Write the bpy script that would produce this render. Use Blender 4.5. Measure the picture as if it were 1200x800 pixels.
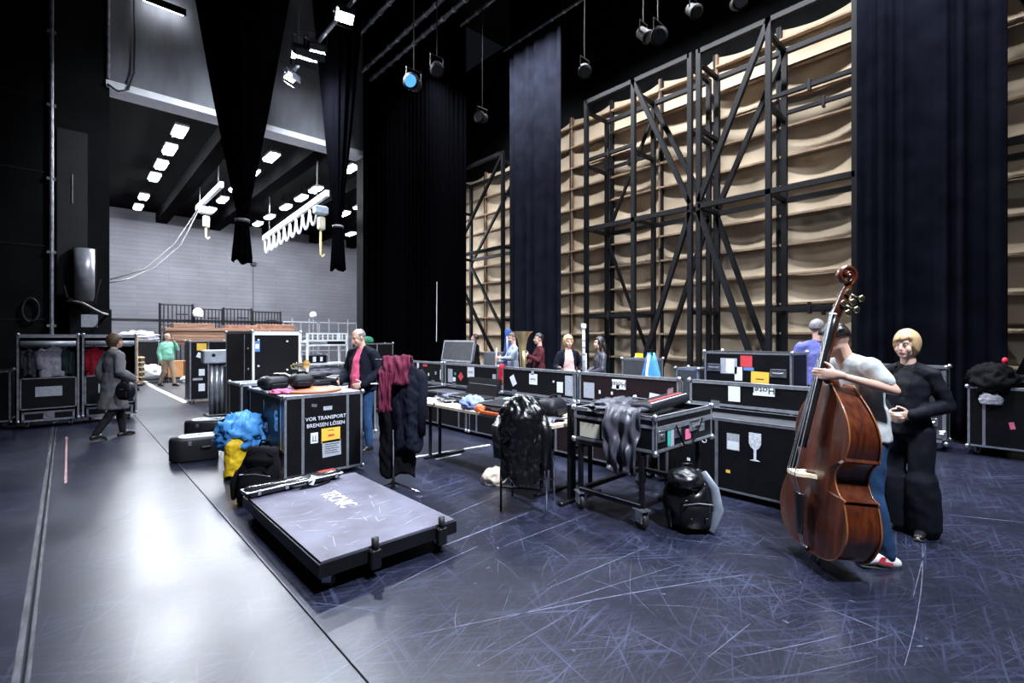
import bpy, bmesh, math, random
from mathutils import Vector, Matrix, noise
PI = math.pi
V = Vector
sc = bpy.context.scene
col = sc.collection
for o in list(bpy.data.objects):
    bpy.data.objects.remove(o)

# ------------------------------------------------------------------ camera
EYE = 1.58; FPX = 560.0; HOR = 395.0; TH = math.atan2(522, 560)
cam = bpy.data.objects.new('camera', bpy.data.cameras.new('camera'))
col.objects.link(cam)
cam.data.sensor_width = 36.0
cam.data.lens = FPX / 1200 * 36.0
cam.data.shift_y = -5.0 / 1200
cam.data.clip_start = 0.05
cam.location = (0, 0, EYE)
cam.rotation_euler = (PI / 2, 0, -TH)
sc.camera = cam

# ------------------------------------------------------------------ world, light, exposure
w = bpy.data.worlds.new('world'); sc.world = w
w.use_nodes = True
w.node_tree.nodes['Background'].inputs['Color'].default_value = (0.55, 0.65, 1.0, 1)
w.node_tree.nodes['Background'].inputs['Strength'].default_value = 0.008
sc.view_settings.view_transform = 'Standard'
sc.view_settings.look = 'None'
sc.view_settings.gamma = 1.0
sc.view_settings.use_curve_mapping = False
sc.view_settings.exposure = 0.0
sc.cycles.use_denoising = True
sc.cycles.max_bounces = 6

def area_lamp(name, loc, target, size, power, color, spread=2.6):
    l = bpy.data.lights.new(name, 'AREA')
    l.energy = power; l.color = color; l.shape = 'DISK'; l.size = size; l.spread = spread
    o = bpy.data.objects.new(name, l); col.objects.link(o)
    o.location = loc
    o.rotation_euler = (V(target) - V(loc)).to_track_quat('-Z', 'Y').to_euler()
    return o
COOL = (0.80, 0.88, 1.0)
# work lights flown high over the stage
# a long row of work lights over the flats
l = bpy.data.lights.new('work_light_row', 'AREA'); l.shape = 'RECTANGLE'; l.size = 0.25; l.size_y = 13.4; l.energy = 1850; l.color = (0.90, 0.94, 1.0); l.spread = 2.4
lo = bpy.data.objects.new('work_light_row', l); col.objects.link(lo); lo.location = (8.7, 6.2, 10.2); lo.rotation_euler = (0, -0.30, 0)
area_lamp('work_light', (7.6, 0.8, 9.8), (7.8, 0.8, 0), 0.8, 420, COOL, 2.3)
area_lamp('work_light', (4.2, 3.0, 10.4), (4.0, 3.0, 0), 0.9, 420, COOL, 2.2)
area_lamp('work_light', (1.6, -2.0, 8.6), (4.8, 4.2, 1.0), 0.9, 480, COOL, 1.25)

# ------------------------------------------------------------------ pixel rays to places
FW = V((math.sin(TH), math.cos(TH), 0)); RT = V((math.cos(TH), -math.sin(TH), 0)); UP = V((0, 0, 1))
def ray(px, py):
    return FW + RT * ((px - 600) / FPX) + UP * ((HOR - py) / FPX)
def at_z(px, py, z=0.0):
    r = ray(px, py); return V((0, 0, EYE)) + r * ((z - EYE) / r.z)
def at_x(px, py, x):
    r = ray(px, py); return V((0, 0, EYE)) + r * (x / r.x)
def at_y(px, py, y):
    r = ray(px, py); return V((0, 0, EYE)) + r * (y / r.y)
def at_d(px, py, d):
    return V((0, 0, EYE)) + ray(px, py) * d

# ------------------------------------------------------------------ materials
MATS = {}
def mat(name, c, rough=0.5, metal=0.0, var=0.25, scale=6.0, bump=0.0, bscale=60.0, emit=0.0, ecol=None, spec=0.5, coat=0.0, aniso=None):
    if name in MATS: return MATS[name]
    m = bpy.data.materials.new(name); m.use_nodes = True
    nt = m.node_tree; b = nt.nodes['Principled BSDF']
    b.inputs['Roughness'].default_value = rough
    b.inputs['Metallic'].default_value = metal
    b.inputs['Specular IOR Level'].default_value = spec
    if coat:
        b.inputs['Coat Weight'].default_value = coat
        b.inputs['Coat Roughness'].default_value = 0.12
    tc = nt.nodes.new('ShaderNodeTexCoord')
    mp = nt.nodes.new('ShaderNodeMapping')
    nt.links.new(tc.outputs['Object'], mp.inputs['Vector'])
    if aniso: mp.inputs['Scale'].default_value = aniso
    n = nt.nodes.new('ShaderNodeTexNoise')
    n.inputs['Scale'].default_value = scale; n.inputs['Detail'].default_value = 5
    nt.links.new(mp.outputs['Vector'], n.inputs['Vector'])
    r = nt.nodes.new('ShaderNodeValToRGB')
    lo = [max(0, x * (1 - var)) for x in c]; hi = [min(1, x * (1 + var)) for x in c]
    r.color_ramp.elements[0].color = (*lo, 1); r.color_ramp.elements[1].color = (*hi, 1)
    r.color_ramp.elements[0].position = 0.3; r.color_ramp.elements[1].position = 0.7
    nt.links.new(n.outputs['Fac'], r.inputs['Fac'])
    nt.links.new(r.outputs['Color'], b.inputs['Base Color'])
    if bump:
        n2 = nt.nodes.new('ShaderNodeTexNoise'); n2.inputs['Scale'].default_value = bscale; n2.inputs['Detail'].default_value = 4
        nt.links.new(mp.outputs['Vector'], n2.inputs['Vector'])
        bp = nt.nodes.new('ShaderNodeBump'); bp.inputs['Strength'].default_value = bump; bp.inputs['Distance'].default_value = 0.01
        nt.links.new(n2.outputs['Fac'], bp.inputs['Height'])
        nt.links.new(bp.outputs['Normal'], b.inputs['Normal'])
    if emit:
        b.inputs['Emission Color'].default_value = (*(ecol or c), 1)
        b.inputs['Emission Strength'].default_value = emit
    MATS[name] = m
    return m

def floor_mat():
    m = bpy.data.materials.new('dance_floor_vinyl'); m.use_nodes = True
    nt = m.node_tree; b = nt.nodes['Principled BSDF']; L = nt.links.new
    tc = nt.nodes.new('ShaderNodeTexCoord')
    def nz(scale, detail=6, rot=0, sx=1, sy=1, rgh=0.6):
        mp = nt.nodes.new('ShaderNodeMapping'); L(tc.outputs['Object'], mp.inputs['Vector'])
        mp.vector_type = 'TEXTURE'
        mp.inputs['Rotation'].default_value = (0, 0, math.radians(rot)); mp.inputs['Scale'].default_value = (sx, sy, 1)
        mp.inputs['Location'].default_value = (rot * .37, scale * .11, 0)
        n = nt.nodes.new('ShaderNodeTexNoise'); n.inputs['Scale'].default_value = scale; n.inputs['Detail'].default_value = detail
        n.inputs['Roughness'].default_value = rgh
        L(mp.outputs['Vector'], n.inputs['Vector']); return n.outputs['Fac']
    def ramp(f, p0, p1, a=0.0, c=1.0):
        mr = nt.nodes.new('ShaderNodeMapRange'); mr.inputs['From Min'].default_value = p0; mr.inputs['From Max'].default_value = p1
        mr.inputs['To Min'].default_value = a; mr.inputs['To Max'].default_value = c
        L(f, mr.inputs['Value']); return mr.outputs['Result']
    def mth(op, a, c):
        n = nt.nodes.new('ShaderNodeMath'); n.operation = op
        for i, x in enumerate((a, c)):
            if isinstance(x, float): n.inputs[i].default_value = x
            else: L(x, n.inputs[i])
        return n.outputs[0]
    blot = ramp(nz(0.9, 8), 0.2, 0.9)
    fine = ramp(nz(14, 6), 0.45, 0.8)
    streaks = None
    for rot, s, lo, hi in ((8, 9, .55, .70), (52, 7, .58, .72), (-38, 8, .55, .70), (80, 6, .58, .72), (25, 16, .58, .70), (-20, 20, .57, .68)):
        k = ramp(nz(s, 4, rot, 9.0, 0.22, .6), lo, hi)
        streaks = k if streaks is None else mth('MAXIMUM', streaks, k)
    streaks = mth('MULTIPLY', streaks, ramp(nz(1.1, 5), 0.40, 0.64))
    specks = ramp(nz(60, 2), 0.74, 0.80)
    dust = mth('ADD', mth('ADD', mth('MULTIPLY', blot, 0.06), mth('MULTIPLY', fine, 0.06)), mth('MULTIPLY', streaks, 0.42))
    dust = mth('ADD', dust, mth('MULTIPLY', specks, 0.5))
    rp = nt.nodes.new('ShaderNodeValToRGB'); L(dust, rp.inputs['Fac'])
    e = rp.color_ramp.elements
    e[0].color = (0.005, 0.006, 0.013, 1); e[0].position = 0.0
    e[1].color = (0.13, 0.145, 0.27, 1); e[1].position = 1.0
    L(rp.outputs['Color'], b.inputs['Base Color'])
    L(ramp(nz(0.8, 2), 0.3, 0.7, 0.28, 0.37), b.inputs['Roughness'])
    b.inputs['Specular IOR Level'].default_value = 0.50
    bp = nt.nodes.new('ShaderNodeBump'); bp.inputs['Strength'].default_value = 0.02; bp.inputs['Distance'].default_value = 0.002
    L(streaks, bp.inputs['Height']); L(bp.outputs['Normal'], b.inputs['Normal'])
    return m

def block_wall_mat():
    m = bpy.data.materials.new('painted_block_wall'); m.use_nodes = True
    nt = m.node_tree; b = nt.nodes['Principled BSDF']; L = nt.links.new
    tc = nt.nodes.new('ShaderNodeTexCoord')
    sp = nt.nodes.new('ShaderNodeSeparateXYZ'); L(tc.outputs['Object'], sp.inputs[0])
    cb = nt.nodes.new('ShaderNodeCombineXYZ'); L(sp.outputs['X'], cb.inputs['X']); L(sp.outputs['Z'], cb.inputs['Y'])
    br = nt.nodes.new('ShaderNodeTexBrick'); L(cb.outputs[0], br.inputs['Vector'])
    br.inputs['Color1'].default_value = (0.13, 0.13, 0.148, 1); br.inputs['Color2'].default_value = (0.115, 0.115, 0.132, 1)
    br.inputs['Mortar'].default_value = (0.09, 0.09, 0.105, 1); br.inputs['Scale'].default_value = 1.0
    br.inputs['Brick Width'].default_value = 2.4; br.inputs['Row Height'].default_value = 0.2; br.inputs['Mortar Size'].default_value = 0.012
    n = nt.nodes.new('ShaderNodeTexNoise'); n.inputs['Scale'].default_value = 0.8; n.inputs['Detail'].default_value = 8
    L(tc.outputs['Object'], n.inputs['Vector'])
    mr = nt.nodes.new('ShaderNodeMapRange'); mr.inputs['To Min'].default_value = 0.65; mr.inputs['To Max'].default_value = 1.35
    L(n.outputs['Fac'], mr.inputs['Value'])
    mx = nt.nodes.new('ShaderNodeVectorMath'); mx.operation = 'SCALE'; L(br.outputs['Color'], mx.inputs[0]); L(mr.outputs[0], mx.inputs['Scale'])
    L(mx.outputs[0], b.inputs['Base Color']); b.inputs['Roughness'].default_value = 0.8
    return m

def varnish_mat():
    m = bpy.data.materials.new('red_brown_varnish'); m.use_nodes = True
    nt = m.node_tree; b = nt.nodes['Principled BSDF']; L = nt.links.new
    tc = nt.nodes.new('ShaderNodeTexCoord'); mp = nt.nodes.new('ShaderNodeMapping'); L(tc.outputs['Object'], mp.inputs['Vector'])
    mp.inputs['Scale'].default_value = (14, 14, 1.2)
    n = nt.nodes.new('ShaderNodeTexNoise'); n.inputs['Scale'].default_value = 2.2; n.inputs['Detail'].default_value = 6; L(mp.outputs[0], n.inputs['Vector'])
    r = nt.nodes.new('ShaderNodeValToRGB'); L(n.outputs['Fac'], r.inputs['Fac'])
    r.color_ramp.elements[0].color = (0.036, 0.0072, 0.0032, 1); r.color_ramp.elements[1].color = (0.125, 0.026, 0.0062, 1)
    r.color_ramp.elements[0].position = .3; r.color_ramp.elements[1].position = .75
    L(r.outputs[0], b.inputs['Base Color']); b.inputs['Roughness'].default_value = 0.32
    b.inputs['Coat Weight'].default_value = 0.7; b.inputs['Coat Roughness'].default_value = 0.12
    return m

FLOOR = floor_mat(); BLOCK = block_wall_mat(); VARN = varnish_mat()
LAM = mat('black_laminate', (0.0045, 0.0045, 0.006), 0.42, var=.3, scale=9, bump=.06, spec=.28)
LAMB = mat('brown_black_laminate', (0.014, 0.007, 0.009), 0.45, var=.3, scale=7, bump=.06, spec=.3)
ALU = mat('brushed_aluminium', (0.60, 0.62, 0.68), 0.36, 0.85, var=.2, scale=14)
ALUD = mat('worn_aluminium', (0.36, 0.37, 0.42), 0.42, 0.8, var=.3, scale=14)
STEEL = mat('zinc_steel', (0.55, 0.57, 0.62), 0.3, 0.9, var=.2)
CHROME = mat('chrome', (0.75, 0.77, 0.82), 0.15, 1.0, var=.05)
BLKM = mat('black_steel', (0.006, 0.006, 0.008), 0.42, 0.0, var=.3, spec=.35)
TRUSS = mat('dark_painted_steel', (0.0038, 0.0042, 0.0058), 0.55, 0.0, var=.3, spec=.2)
RUB = mat('black_rubber', (0.012, 0.012, 0.013), 0.6)
PAPER = mat('white_paper', (0.72, 0.74, 0.78), 0.8, var=.08, scale=30)
PAPERG = mat('grey_paper', (0.36, 0.38, 0.43), 0.8, var=.2, scale=40)
YEL = mat('yellow_label', (0.80, 0.50, 0.06), 0.7, var=.05)
REDS = mat('red_sticker', (0.62, 0.05, 0.06), 0.6, var=.1)
PINKS = mat('pink_sticker', (0.75, 0.15, 0.28), 0.6, var=.1)
BLUES = mat('blue_sticker', (0.10, 0.22, 0.55), 0.6, var=.1)
GRNS = mat('green_sticker', (0.05, 0.45, 0.38), 0.6, var=.1)
INK = mat('black_ink', (0.01, 0.01, 0.012), 0.7)
INKR = mat('red_ink', (0.7, 0.07, 0.03), 0.7)
STEN = mat('white_stencil_paint', (0.62, 0.64, 0.70), 0.75, var=.3, scale=60)
STENG = mat('faded_stencil_paint', (0.10, 0.10, 0.12), 0.75, var=.3, scale=60)
DRAPE = mat('black_stage_wool', (0.0012, 0.0012, 0.0018), 0.95, var=.3, scale=20, spec=.0)
DRAPEB = mat('blue_black_stage_wool', (0.0085, 0.0095, 0.0145), 0.95, var=.25, scale=3, spec=.0)
DRAPEC = mat('midnight_stage_wool', (0.0042, 0.0046, 0.0075), 0.95, var=.25, scale=3, spec=.0)
BWALL = mat('black_painted_concrete', (0.005, 0.0053, 0.006), 0.85, spec=.12, var=.45, scale=1.6, bump=.4, bscale=9)
CONC = mat('grey_concrete', (0.16, 0.165, 0.18), 0.8, var=.3, scale=1.2, bump=.3, bscale=12, aniso=(2, 2, .6))
WHITEB = mat('white_painted_steel', (0.84, 0.85, 0.87), 0.5, var=.08)
CANVAS = mat('raw_canvas', (0.45, 0.365, 0.265), 0.9, var=.10, scale=1.5, bump=.15, bscale=200, spec=.2)
TIMBER = mat('batten_timber', (0.33, 0.23, 0.15), 0.75, var=.3, scale=5, aniso=(1, 1, 1))
TIMBERD = mat('brown_timber_post', (0.20, 0.115, 0.07), 0.75, var=.3, scale=5)
BOARD = mat('stacked_board_timber', (0.21, 0.115, 0.075), 0.7, var=.3, scale=4, aniso=(.4, 4, 8))
SKIN = mat('skin', (0.62, 0.38, 0.29), 0.5, var=.08)
LIP = mat('lips', (0.45, 0.10, 0.09), 0.45)
EYEW = mat('eye_white', (0.7, 0.7, 0.7), 0.3); EYED = mat('eye_dark', (0.02, 0.012, 0.01), 0.2)
FOAM = mat('case_foam', (0.03, 0.03, 0.036), 0.95, bump=.3)
BRASS = mat('lacquered_brass', (0.85, 0.66, 0.34), 0.3, 0.75, var=.1)
EBONY = mat('ebony', (0.014, 0.012, 0.012), 0.28, coat=.3)
MAPLE = mat('pale_maple', (0.72, 0.60, 0.42), 0.5, var=.08)
GLOW = mat('lamp_tube_glow', (1, 1, 1), emit=380, ecol=(0.88, 0.93, 1.0))
GLOWD = mat('dim_tube_glow', (1, 1, 1), emit=14, ecol=(0.88, 0.93, 1.0))
GLOWF = mat('flood_lamp_glow', (1, 1, 1), emit=240, ecol=(0.85, 0.92, 1.0))

# ------------------------------------------------------------------ mesh builder
class MB:
    def __init__(s): s.v = []; s.f = []
    def add(s, vs, fs):
        n = len(s.v); s.v += [tuple(x) for x in vs]; s.f += [tuple(i + n for i in f) for f in fs]; return s
    def box(s, c, d, m=None):
        c = V(c); hx, hy, hz = d[0] / 2, d[1] / 2, d[2] / 2
        vs = [V((a * hx, b * hy, e * hz)) for a in (-1, 1) for b in (-1, 1) for e in (-1, 1)]
        vs = [c + (m @ p if m else p) for p in vs]
        return s.add(vs, [(0, 1, 3, 2), (4, 6, 7, 5), (0, 4, 5, 1), (2, 3, 7, 6), (0, 2, 6, 4), (1, 5, 7, 3)])
    def bb(s, x0, x1, y0, y1, z0, z1):
        return s.box(((x0 + x1) / 2, (y0 + y1) / 2, (z0 + z1) / 2), (x1 - x0, y1 - y0, z1 - z0))
    def cbox(s, c, d, ch):
        """box with chamfered vertical and horizontal edges"""
        cx, cy, cz = c; hx, hy, hz = d[0] / 2, d[1] / 2, d[2] / 2
        ch = min(ch, hx * .9, hy * .9, hz * .9)
        def ring(ix, z):
            x, y = hx - ix, hy - ix
            return [(cx - x + ch, cy - y, z), (cx + x - ch, cy - y, z), (cx + x, cy - y + ch, z), (cx + x, cy + y - ch, z),
                    (cx + x - ch, cy + y, z), (cx - x + ch, cy + y, z), (cx - x, cy + y - ch, z), (cx - x, cy - y + ch, z)]
        rings = [ring(ch, cz - hz), ring(0, cz - hz + ch), ring(0, cz + hz - ch), ring(ch, cz + hz)]
        return s.rings(rings)
    def rings(s, rings, cap=True, close=True):
        n = len(rings[0]); vs = [p for r in rings for p in r]; fs = []
        for i in range(len(rings) - 1):
            for j in range(n if close else n - 1):
                k = (j + 1) % n
                fs.append((i * n + j, i * n + k, (i + 1) * n + k, (i + 1) * n + j))
        if cap:
            fs.append(tuple(range(n))[::-1]); fs.append(tuple((len(rings) - 1) * n + j for j in range(n)))
        return s.add(vs, fs)
    def loft(s, pts, rad, n=10, side=None, round_caps=False, cap=True):
        pts = [V(p) for p in pts]; rad = [(r, r) if not isinstance(r, (tuple, list)) else r for r in rad]
        if round_caps:
            t0 = (pts[0] - pts[1]).normalized(); t1 = (pts[-1] - pts[-2]).normalized()
            a, b = rad[0], rad[-1]; ra, rb = min(a), min(b)
            pts = [pts[0] + t0 * ra * .95, pts[0] + t0 * ra * .7] + pts + [pts[-1] + t1 * rb * .7, pts[-1] + t1 * rb * .95]
            rad = [(a[0] * .3, a[1] * .3), (a[0] * .72, a[1] * .72)] + rad + [(b[0] * .72, b[1] * .72), (b[0] * .3, b[1] * .3)]
        rs = []
        prev = None
        for i, p in enumerate(pts):
            t = (pts[min(i + 1, len(pts) - 1)] - pts[max(i - 1, 0)])
            t = t.normalized() if t.length > 1e-9 else UP
            sv = V(side) if side is not None else (prev if prev is not None else (V((1, 0, 0)) if abs(t.x) < .8 else V((0, 1, 0))))
            sv = sv - t * sv.dot(t)
            if sv.length < 1e-6: sv = t.orthogonal()
            sv.normalize(); prev = sv
            u = t.cross(sv)
            rs.append([p + sv * (math.cos(2 * PI * k / n) * rad[i][0]) + u * (math.sin(2 * PI * k / n) * rad[i][1]) for k in range(n)])
        return s.rings(rs, cap)
    def tube(s, pts, r, n=8): return s.loft(pts, [r] * len(pts), n)
    def cyl(s, a, b, r, n=12, r2=None): return s.loft([a, b], [r, r if r2 is None else r2], n)
    def ell(s, c, r, n=12, m=6, rot=None):
        c = V(c); rs = []
        for i in range(m + 1):
            a = PI * (i + (.06 if i == 0 else -.06 if i == m else 0)) / m
            ring = []
            for k in range(n):
                p = V((math.sin(a) * math.cos(2 * PI * k / n) * r[0], math.sin(a) * math.sin(2 * PI * k / n) * r[1], -math.cos(a) * r[2]))
                ring.append(c + (rot @ p if rot else p))
            rs.append(ring)
        return s.rings(rs)
    def lathe(s, prof, n=20, c=(0, 0, 0), m=None, cap=True):
        c = V(c); rs = []
        for r, z in prof:
            rs.append([c + (m @ V((r * math.cos(2 * PI * k / n), r * math.sin(2 * PI * k / n), z)) if m else V((r * math.cos(2 * PI * k / n), r * math.sin(2 * PI * k / n), z))) for k in range(n)])
        return s.rings(rs, cap)
    def bar(s, a, b, wd, ht=None, up=UP):
        a, b = V(a), V(b); t = (b - a); L = t.length; t.normalize(); ht = ht or wd
        u = V(up); 
        if abs(u.dot(t)) > .98: u = V((1, 0, 0))
        sd = t.cross(u).normalized(); u = sd.cross(t)
        m = Matrix((sd, t, u)).transposed()
        return s.box((a + b) / 2, (wd, L, ht), m)
    def prism(s, poly, y0, y1):
        """poly in xz plane, extruded along y"""
        n = len(poly)
        vs = [(x, y0, z) for x, z in poly] + [(x, y1, z) for x, z in poly]
        return s.add(vs, [tuple(range(n)), tuple(range(n, 2 * n))[::-1]] + [(i, i + n, (i + 1) % n + n, (i + 1) % n) for i in range(n)])
    def tr(s, m):
        s.v = [tuple(m @ V(p)) for p in s.v]; return s
    def mesh(s, name, smooth=False):
        me = bpy.data.meshes.new(name); me.from_pydata(s.v, [], s.f)
        bm = bmesh.new(); bm.from_mesh(me); bmesh.ops.recalc_face_normals(bm, faces=bm.faces); bm.to_mesh(me); bm.free()
        if smooth: me.polygons.foreach_set('use_smooth', [True] * len(me.polygons))
        me.update(); return me
    def build(s, name, m, parent=None, smooth=False):
        return link(name, s.mesh(name, smooth), m, parent)
def link(name, me, m, parent=None):
    o = bpy.data.objects.new(name, me); col.objects.link(o)
    if m and len(me.materials) == 0: me.materials.append(m)
    o.parent = parent; return o
def dup_mesh(name, me, parent, loc=(0, 0, 0), rot=None, scale=None):
    o = bpy.data.objects.new(name, me); col.objects.link(o); o.parent = parent
    o.location = loc
    if rot: o.rotation_euler = rot
    if scale: o.scale = scale
    return o
def tag(o, label, cat, group=None, kind=None):
    o['label'] = label; o['category'] = cat
    if group: o['group'] = group
    if kind: o['kind'] = kind
    return o
def thing(name, label, cat, loc=(0, 0, 0), rz=0.0, group=None):
    o = bpy.data.objects.new(name, None); col.objects.link(o); o.empty_display_size = .1
    o.location = loc; o.rotation_euler = (0, 0, rz); return tag(o, label, cat, group)
def struct(name, mb, m, parent=None, smooth=False):
    o = mb.build(name, m, parent, smooth)
    if not parent: o['kind'] = 'structure'
    return o
def text(body, size, m, parent, mtx, name='lettering', ext=0.0006, shear=0, bold=0.0):
    cu = bpy.data.curves.new('t', 'FONT'); cu.body = body; cu.size = size; cu.extrude = ext; cu.align_x = 'CENTER'; cu.align_y = 'CENTER'; cu.shear = shear
    cu.resolution_u = 2; cu.offset = bold
    to = bpy.data.objects.new('t', cu); col.objects.link(to)
    dg = bpy.context.evaluated_depsgraph_get()
    me = bpy.data.meshes.new_from_object(to.evaluated_get(dg))
    bpy.data.objects.remove(to); bpy.data.curves.remove(cu)
    me.materials.clear(); me.transform(mtx)
    return link(name, me, m, parent)
def xz_face(x, y, z, flip=0.0):
    """matrix that stands text up on a face looking to -Y"""
    return Matrix.Translation((x, y, z)) @ Matrix.Rotation(PI / 2, 4, 'X') @ Matrix.Rotation(flip, 4, 'Z')
def remesh(mb, voxel, smooth=3, fac=.5):
    me = mb.mesh('tmp'); ob = bpy.data.objects.new('tmp', me); col.objects.link(ob)
    r = ob.modifiers.new('r', 'REMESH'); r.mode = 'VOXEL'; r.voxel_size = voxel
    if smooth:
        sm = ob.modifiers.new('s', 'SMOOTH'); sm.iterations = smooth; sm.factor = fac
    dg = bpy.context.evaluated_depsgraph_get()
    out = bpy.data.meshes.new_from_object(ob.evaluated_get(dg))
    bpy.data.objects.remove(ob); bpy.data.meshes.remove(me)
    out.polygons.foreach_set('use_smooth', [True] * len(out.polygons))
    return out
def wrinkle(me, amp, sc3, seed=0):
    off = V((seed * 3.7, seed * 1.3, seed * 2.1)); ns = [v.normal.copy() for v in me.vertices]
    for v, n in zip(me.vertices, ns):
        p = V((v.co.x * sc3[0], v.co.y * sc3[1], v.co.z * sc3[2])) + off
        k = 1 - abs(noise.noise(p)) * 2.2
        v.co += n * amp * (k * .7 + noise.noise(p * 2.3) * .5)
    me.update(); return me
rnd = random.Random(7)

# ================================================================== THE PLACE
PY = 13.5                      # plane of the portal wall
# ---- floor
fl = MB().bb(-9, 12.6, -5, PY, -.2, -.012)
floor = struct('floor', fl, mat('sub_floor', (0.01, 0.01, 0.012), .9)); 
for x0, x1 in ((-9, -.153), (-.143, 1.003), (1.013, 12.6)):
    MB().bb(x0, x1, -5, PY, -.012, 0).build('floor_strip', FLOOR, floor)
SEAMT = mat('worn_seam_tape', (0.05, 0.05, 0.062), .5, var=.8, scale=22, aniso=(1, .25, 1))
MB().bb(-.185, -.158, -5, 12.9, 0, .0009).build('seam_tape', SEAMT, floor)
MB().bb(-.138, -.122, -5, 12.9, 0, .0009).build('seam_tape', SEAMT, floor)
MB().bb(1.016, 1.024, -5, 13.0, 0, .0008).build('seam_tape', SEAMT, floor)
# scratches and tape ends worn into the vinyl
SCR = mat('pale_scuff', (0.075, 0.08, 0.13), .6, var=.5, scale=9)
SCRD = mat('dim_scuff', (0.04, 0.043, 0.075), .6, var=.5, scale=9)
def strip(mb, a, b, wd, bow=0.0, n=8, z=.0008):
    a, b = V(a), V(b); t = (b - a).normalized(); s = V((-t.y, t.x, 0)); rows = []
    for i in range(n + 1):
        u = i / n; p = a.lerp(b, u) + s * (bow * 4 * u * (1 - u)); ww = wd * (.35 + .65 * math.sin(PI * min(1, max(0, u * .96 + .02)))) / 2
        rows.append([V((p.x, p.y, z)) + s * ww, V((p.x, p.y, z)) - s * ww])
    vs = [p for r in rows for p in r]
    mb.add(vs, [(2 * i, 2 * i + 1, 2 * i + 3, 2 * i + 2) for i in range(n)])
sm, sd = MB(), MB()
for (x0, y0, x1, y1, wd, bw) in ((450, 752, 880, 672, .010, .03), (560, 735, 800, 660, .006, 0), (1075, 605, 1060, 780, .006, .05),
        (1112, 603, 1200, 612, .012, 0), (1000, 740, 860, 770, .006, .01), (735, 735, 800, 768, .006, 0), (880, 730, 830, 770, .006, 0),
        (455, 690, 560, 640, .012, .01), (480, 655, 620, 600, .02, 0), (515, 610, 600, 575, .012, .02), (590, 640, 700, 598, .010, 0),
        (640, 690, 760, 640, .008, 0), (350, 705, 470, 722, .006, .02), (48, 667, 160, 597, .014, .02), (560, 780, 700, 700, .006, 0),
        (930, 700, 1040, 742, .008, .02), (1085, 640, 1070, 700, .006, 0), (770, 628, 860, 640, .005, 0)):
    strip(sm, at_z(x0, y0), at_z(x1, y1), wd, bw, 14)
for i in range(520):
    x = rnd.uniform(1.1, 6.5) if i % 5 else rnd.uniform(-1.5, 4.5); y = rnd.uniform(.2, 7)
    a = rnd.choice((.15, .9, 2.3, 1.45)) + rnd.gauss(0, .22); L = rnd.uniform(.06, .7)
    strip(sd if i % 3 else sm, (x, y, 0), (x + math.cos(a) * L, y + math.sin(a) * L, 0), rnd.uniform(.0015, .0045), rnd.gauss(0, .02), 6, .0006)
for i in range(90):      # short pale gaffer scraps
    x = rnd.uniform(1.2, 6.5); y = rnd.uniform(.3, 6.5); a = rnd.uniform(0, 3.1); L = rnd.uniform(.008, .04)
    strip(sm, (x, y, 0), (x + math.cos(a) * L, y + math.sin(a) * L, 0), rnd.uniform(.006, .02), 0, 2, .0007)
so = sm.build('scratch_marks', SCR, floor); so['kind'] = 'stuff'
so = sd.build('scratch_marks', SCRD, floor); so['kind'] = 'stuff'
TAPE = mat('white_floor_tape', (0.75, 0.76, 0.8), .6, var=.1)
PTAPE = mat('pink_floor_tape', (0.40, 0.20, 0.22), .6)
def tape(a, b, wd, m, label, z=.0012):
    mb = MB(); a, b = V(a), V(b); mb.bar((a.x, a.y, z), (b.x, b.y, z), wd, .0016)
    return tag(mb.build('floor_tape', m), label, 'tape', 'tape marks stuck on the stage floor')
tape(at_z(487, 535), at_z(574, 521), .05, TAPE, 'white tape line on the floor under the cluttered table')
tape(at_z(511, 538), at_z(540, 532), .03, TAPE, 'short white tape scrap beside the longer line under the table')
tape(at_z(78, 512), at_z(77, 566), .022, PTAPE, 'thin pink tape line on the dark floor at far left')
# ---- back-stage floor with white lines
struct('floor_back', MB().bb(-2, 15, PY, 28, -.2, 0), mat('grey_workshop_floor', (0.062, 0.065, 0.076), .32, var=.3, scale=1.5))
tape(at_z(163, 443), at_z(181, 454), .12, TAPE, 'far white floor line behind the portal, nearest the man in green', .002)
tape(at_z(182, 454.5), at_z(219, 472), .12, TAPE, 'white floor line running out from behind the tall sticker-covered case', .002)
# ---- walls
bw = struct('wall_left', MB().bb(-9, -.19, 12.7, PY + .5, 0, 13), BWALL)
for z in (1.9, 3.3, 4.7, 6.1, 7.5, 8.9, 10.3):
    MB().bb(-9, -.21, 12.69, 12.703, z, z + .025).build('board_joint', mat('joint_black', (0.006, 0.006, 0.007), .9), bw)
struct('wall_portal_jamb', MB().bb(-.19, .68, PY, PY + .5, 0, 13), BWALL)
hd = struct('wall_portal_header', MB().bb(.68, 6.5, PY, PY + .45, 7.12, 13), CONC)
MB().bb(.62, 6.5, PY - .06, PY + .5, 6.97, 7.12).build('edge_beam', WHITEB, hd)
struct('wall_portal_right', MB().bb(6.5, 10.2, PY, PY + .45, 0, 13), BWALL)
struct('wall_stage_corner', MB().bb(10.2, 12.8, 17.2, 17.5, 0, 13), DRAPE)
struct('wall_right', MB().bb(12.6, 12.9, -5, 17.5, 0, 13), BWALL)
bkw = struct('wall_back', MB().bb(-2, 15, 28, 28.3, 0, 7.6), BLOCK)
MB().bb(0, 9, 27.95, 28, 2.36, 2.44).build('pipe_run', BLKM, bkw)
struct('wall_back_right', MB().bb(15, 15.3, 17.5, 28.3, 0, 7.6), BLOCK)
struct('wall_back_left', MB().bb(-2.3, -2, PY, 28.3, 0, 7.6), BLOCK)
BCEIL = mat('dark_ceiling', (0.0022, 0.0022, 0.0028), .95, spec=.02, var=.3, scale=2)
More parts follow.
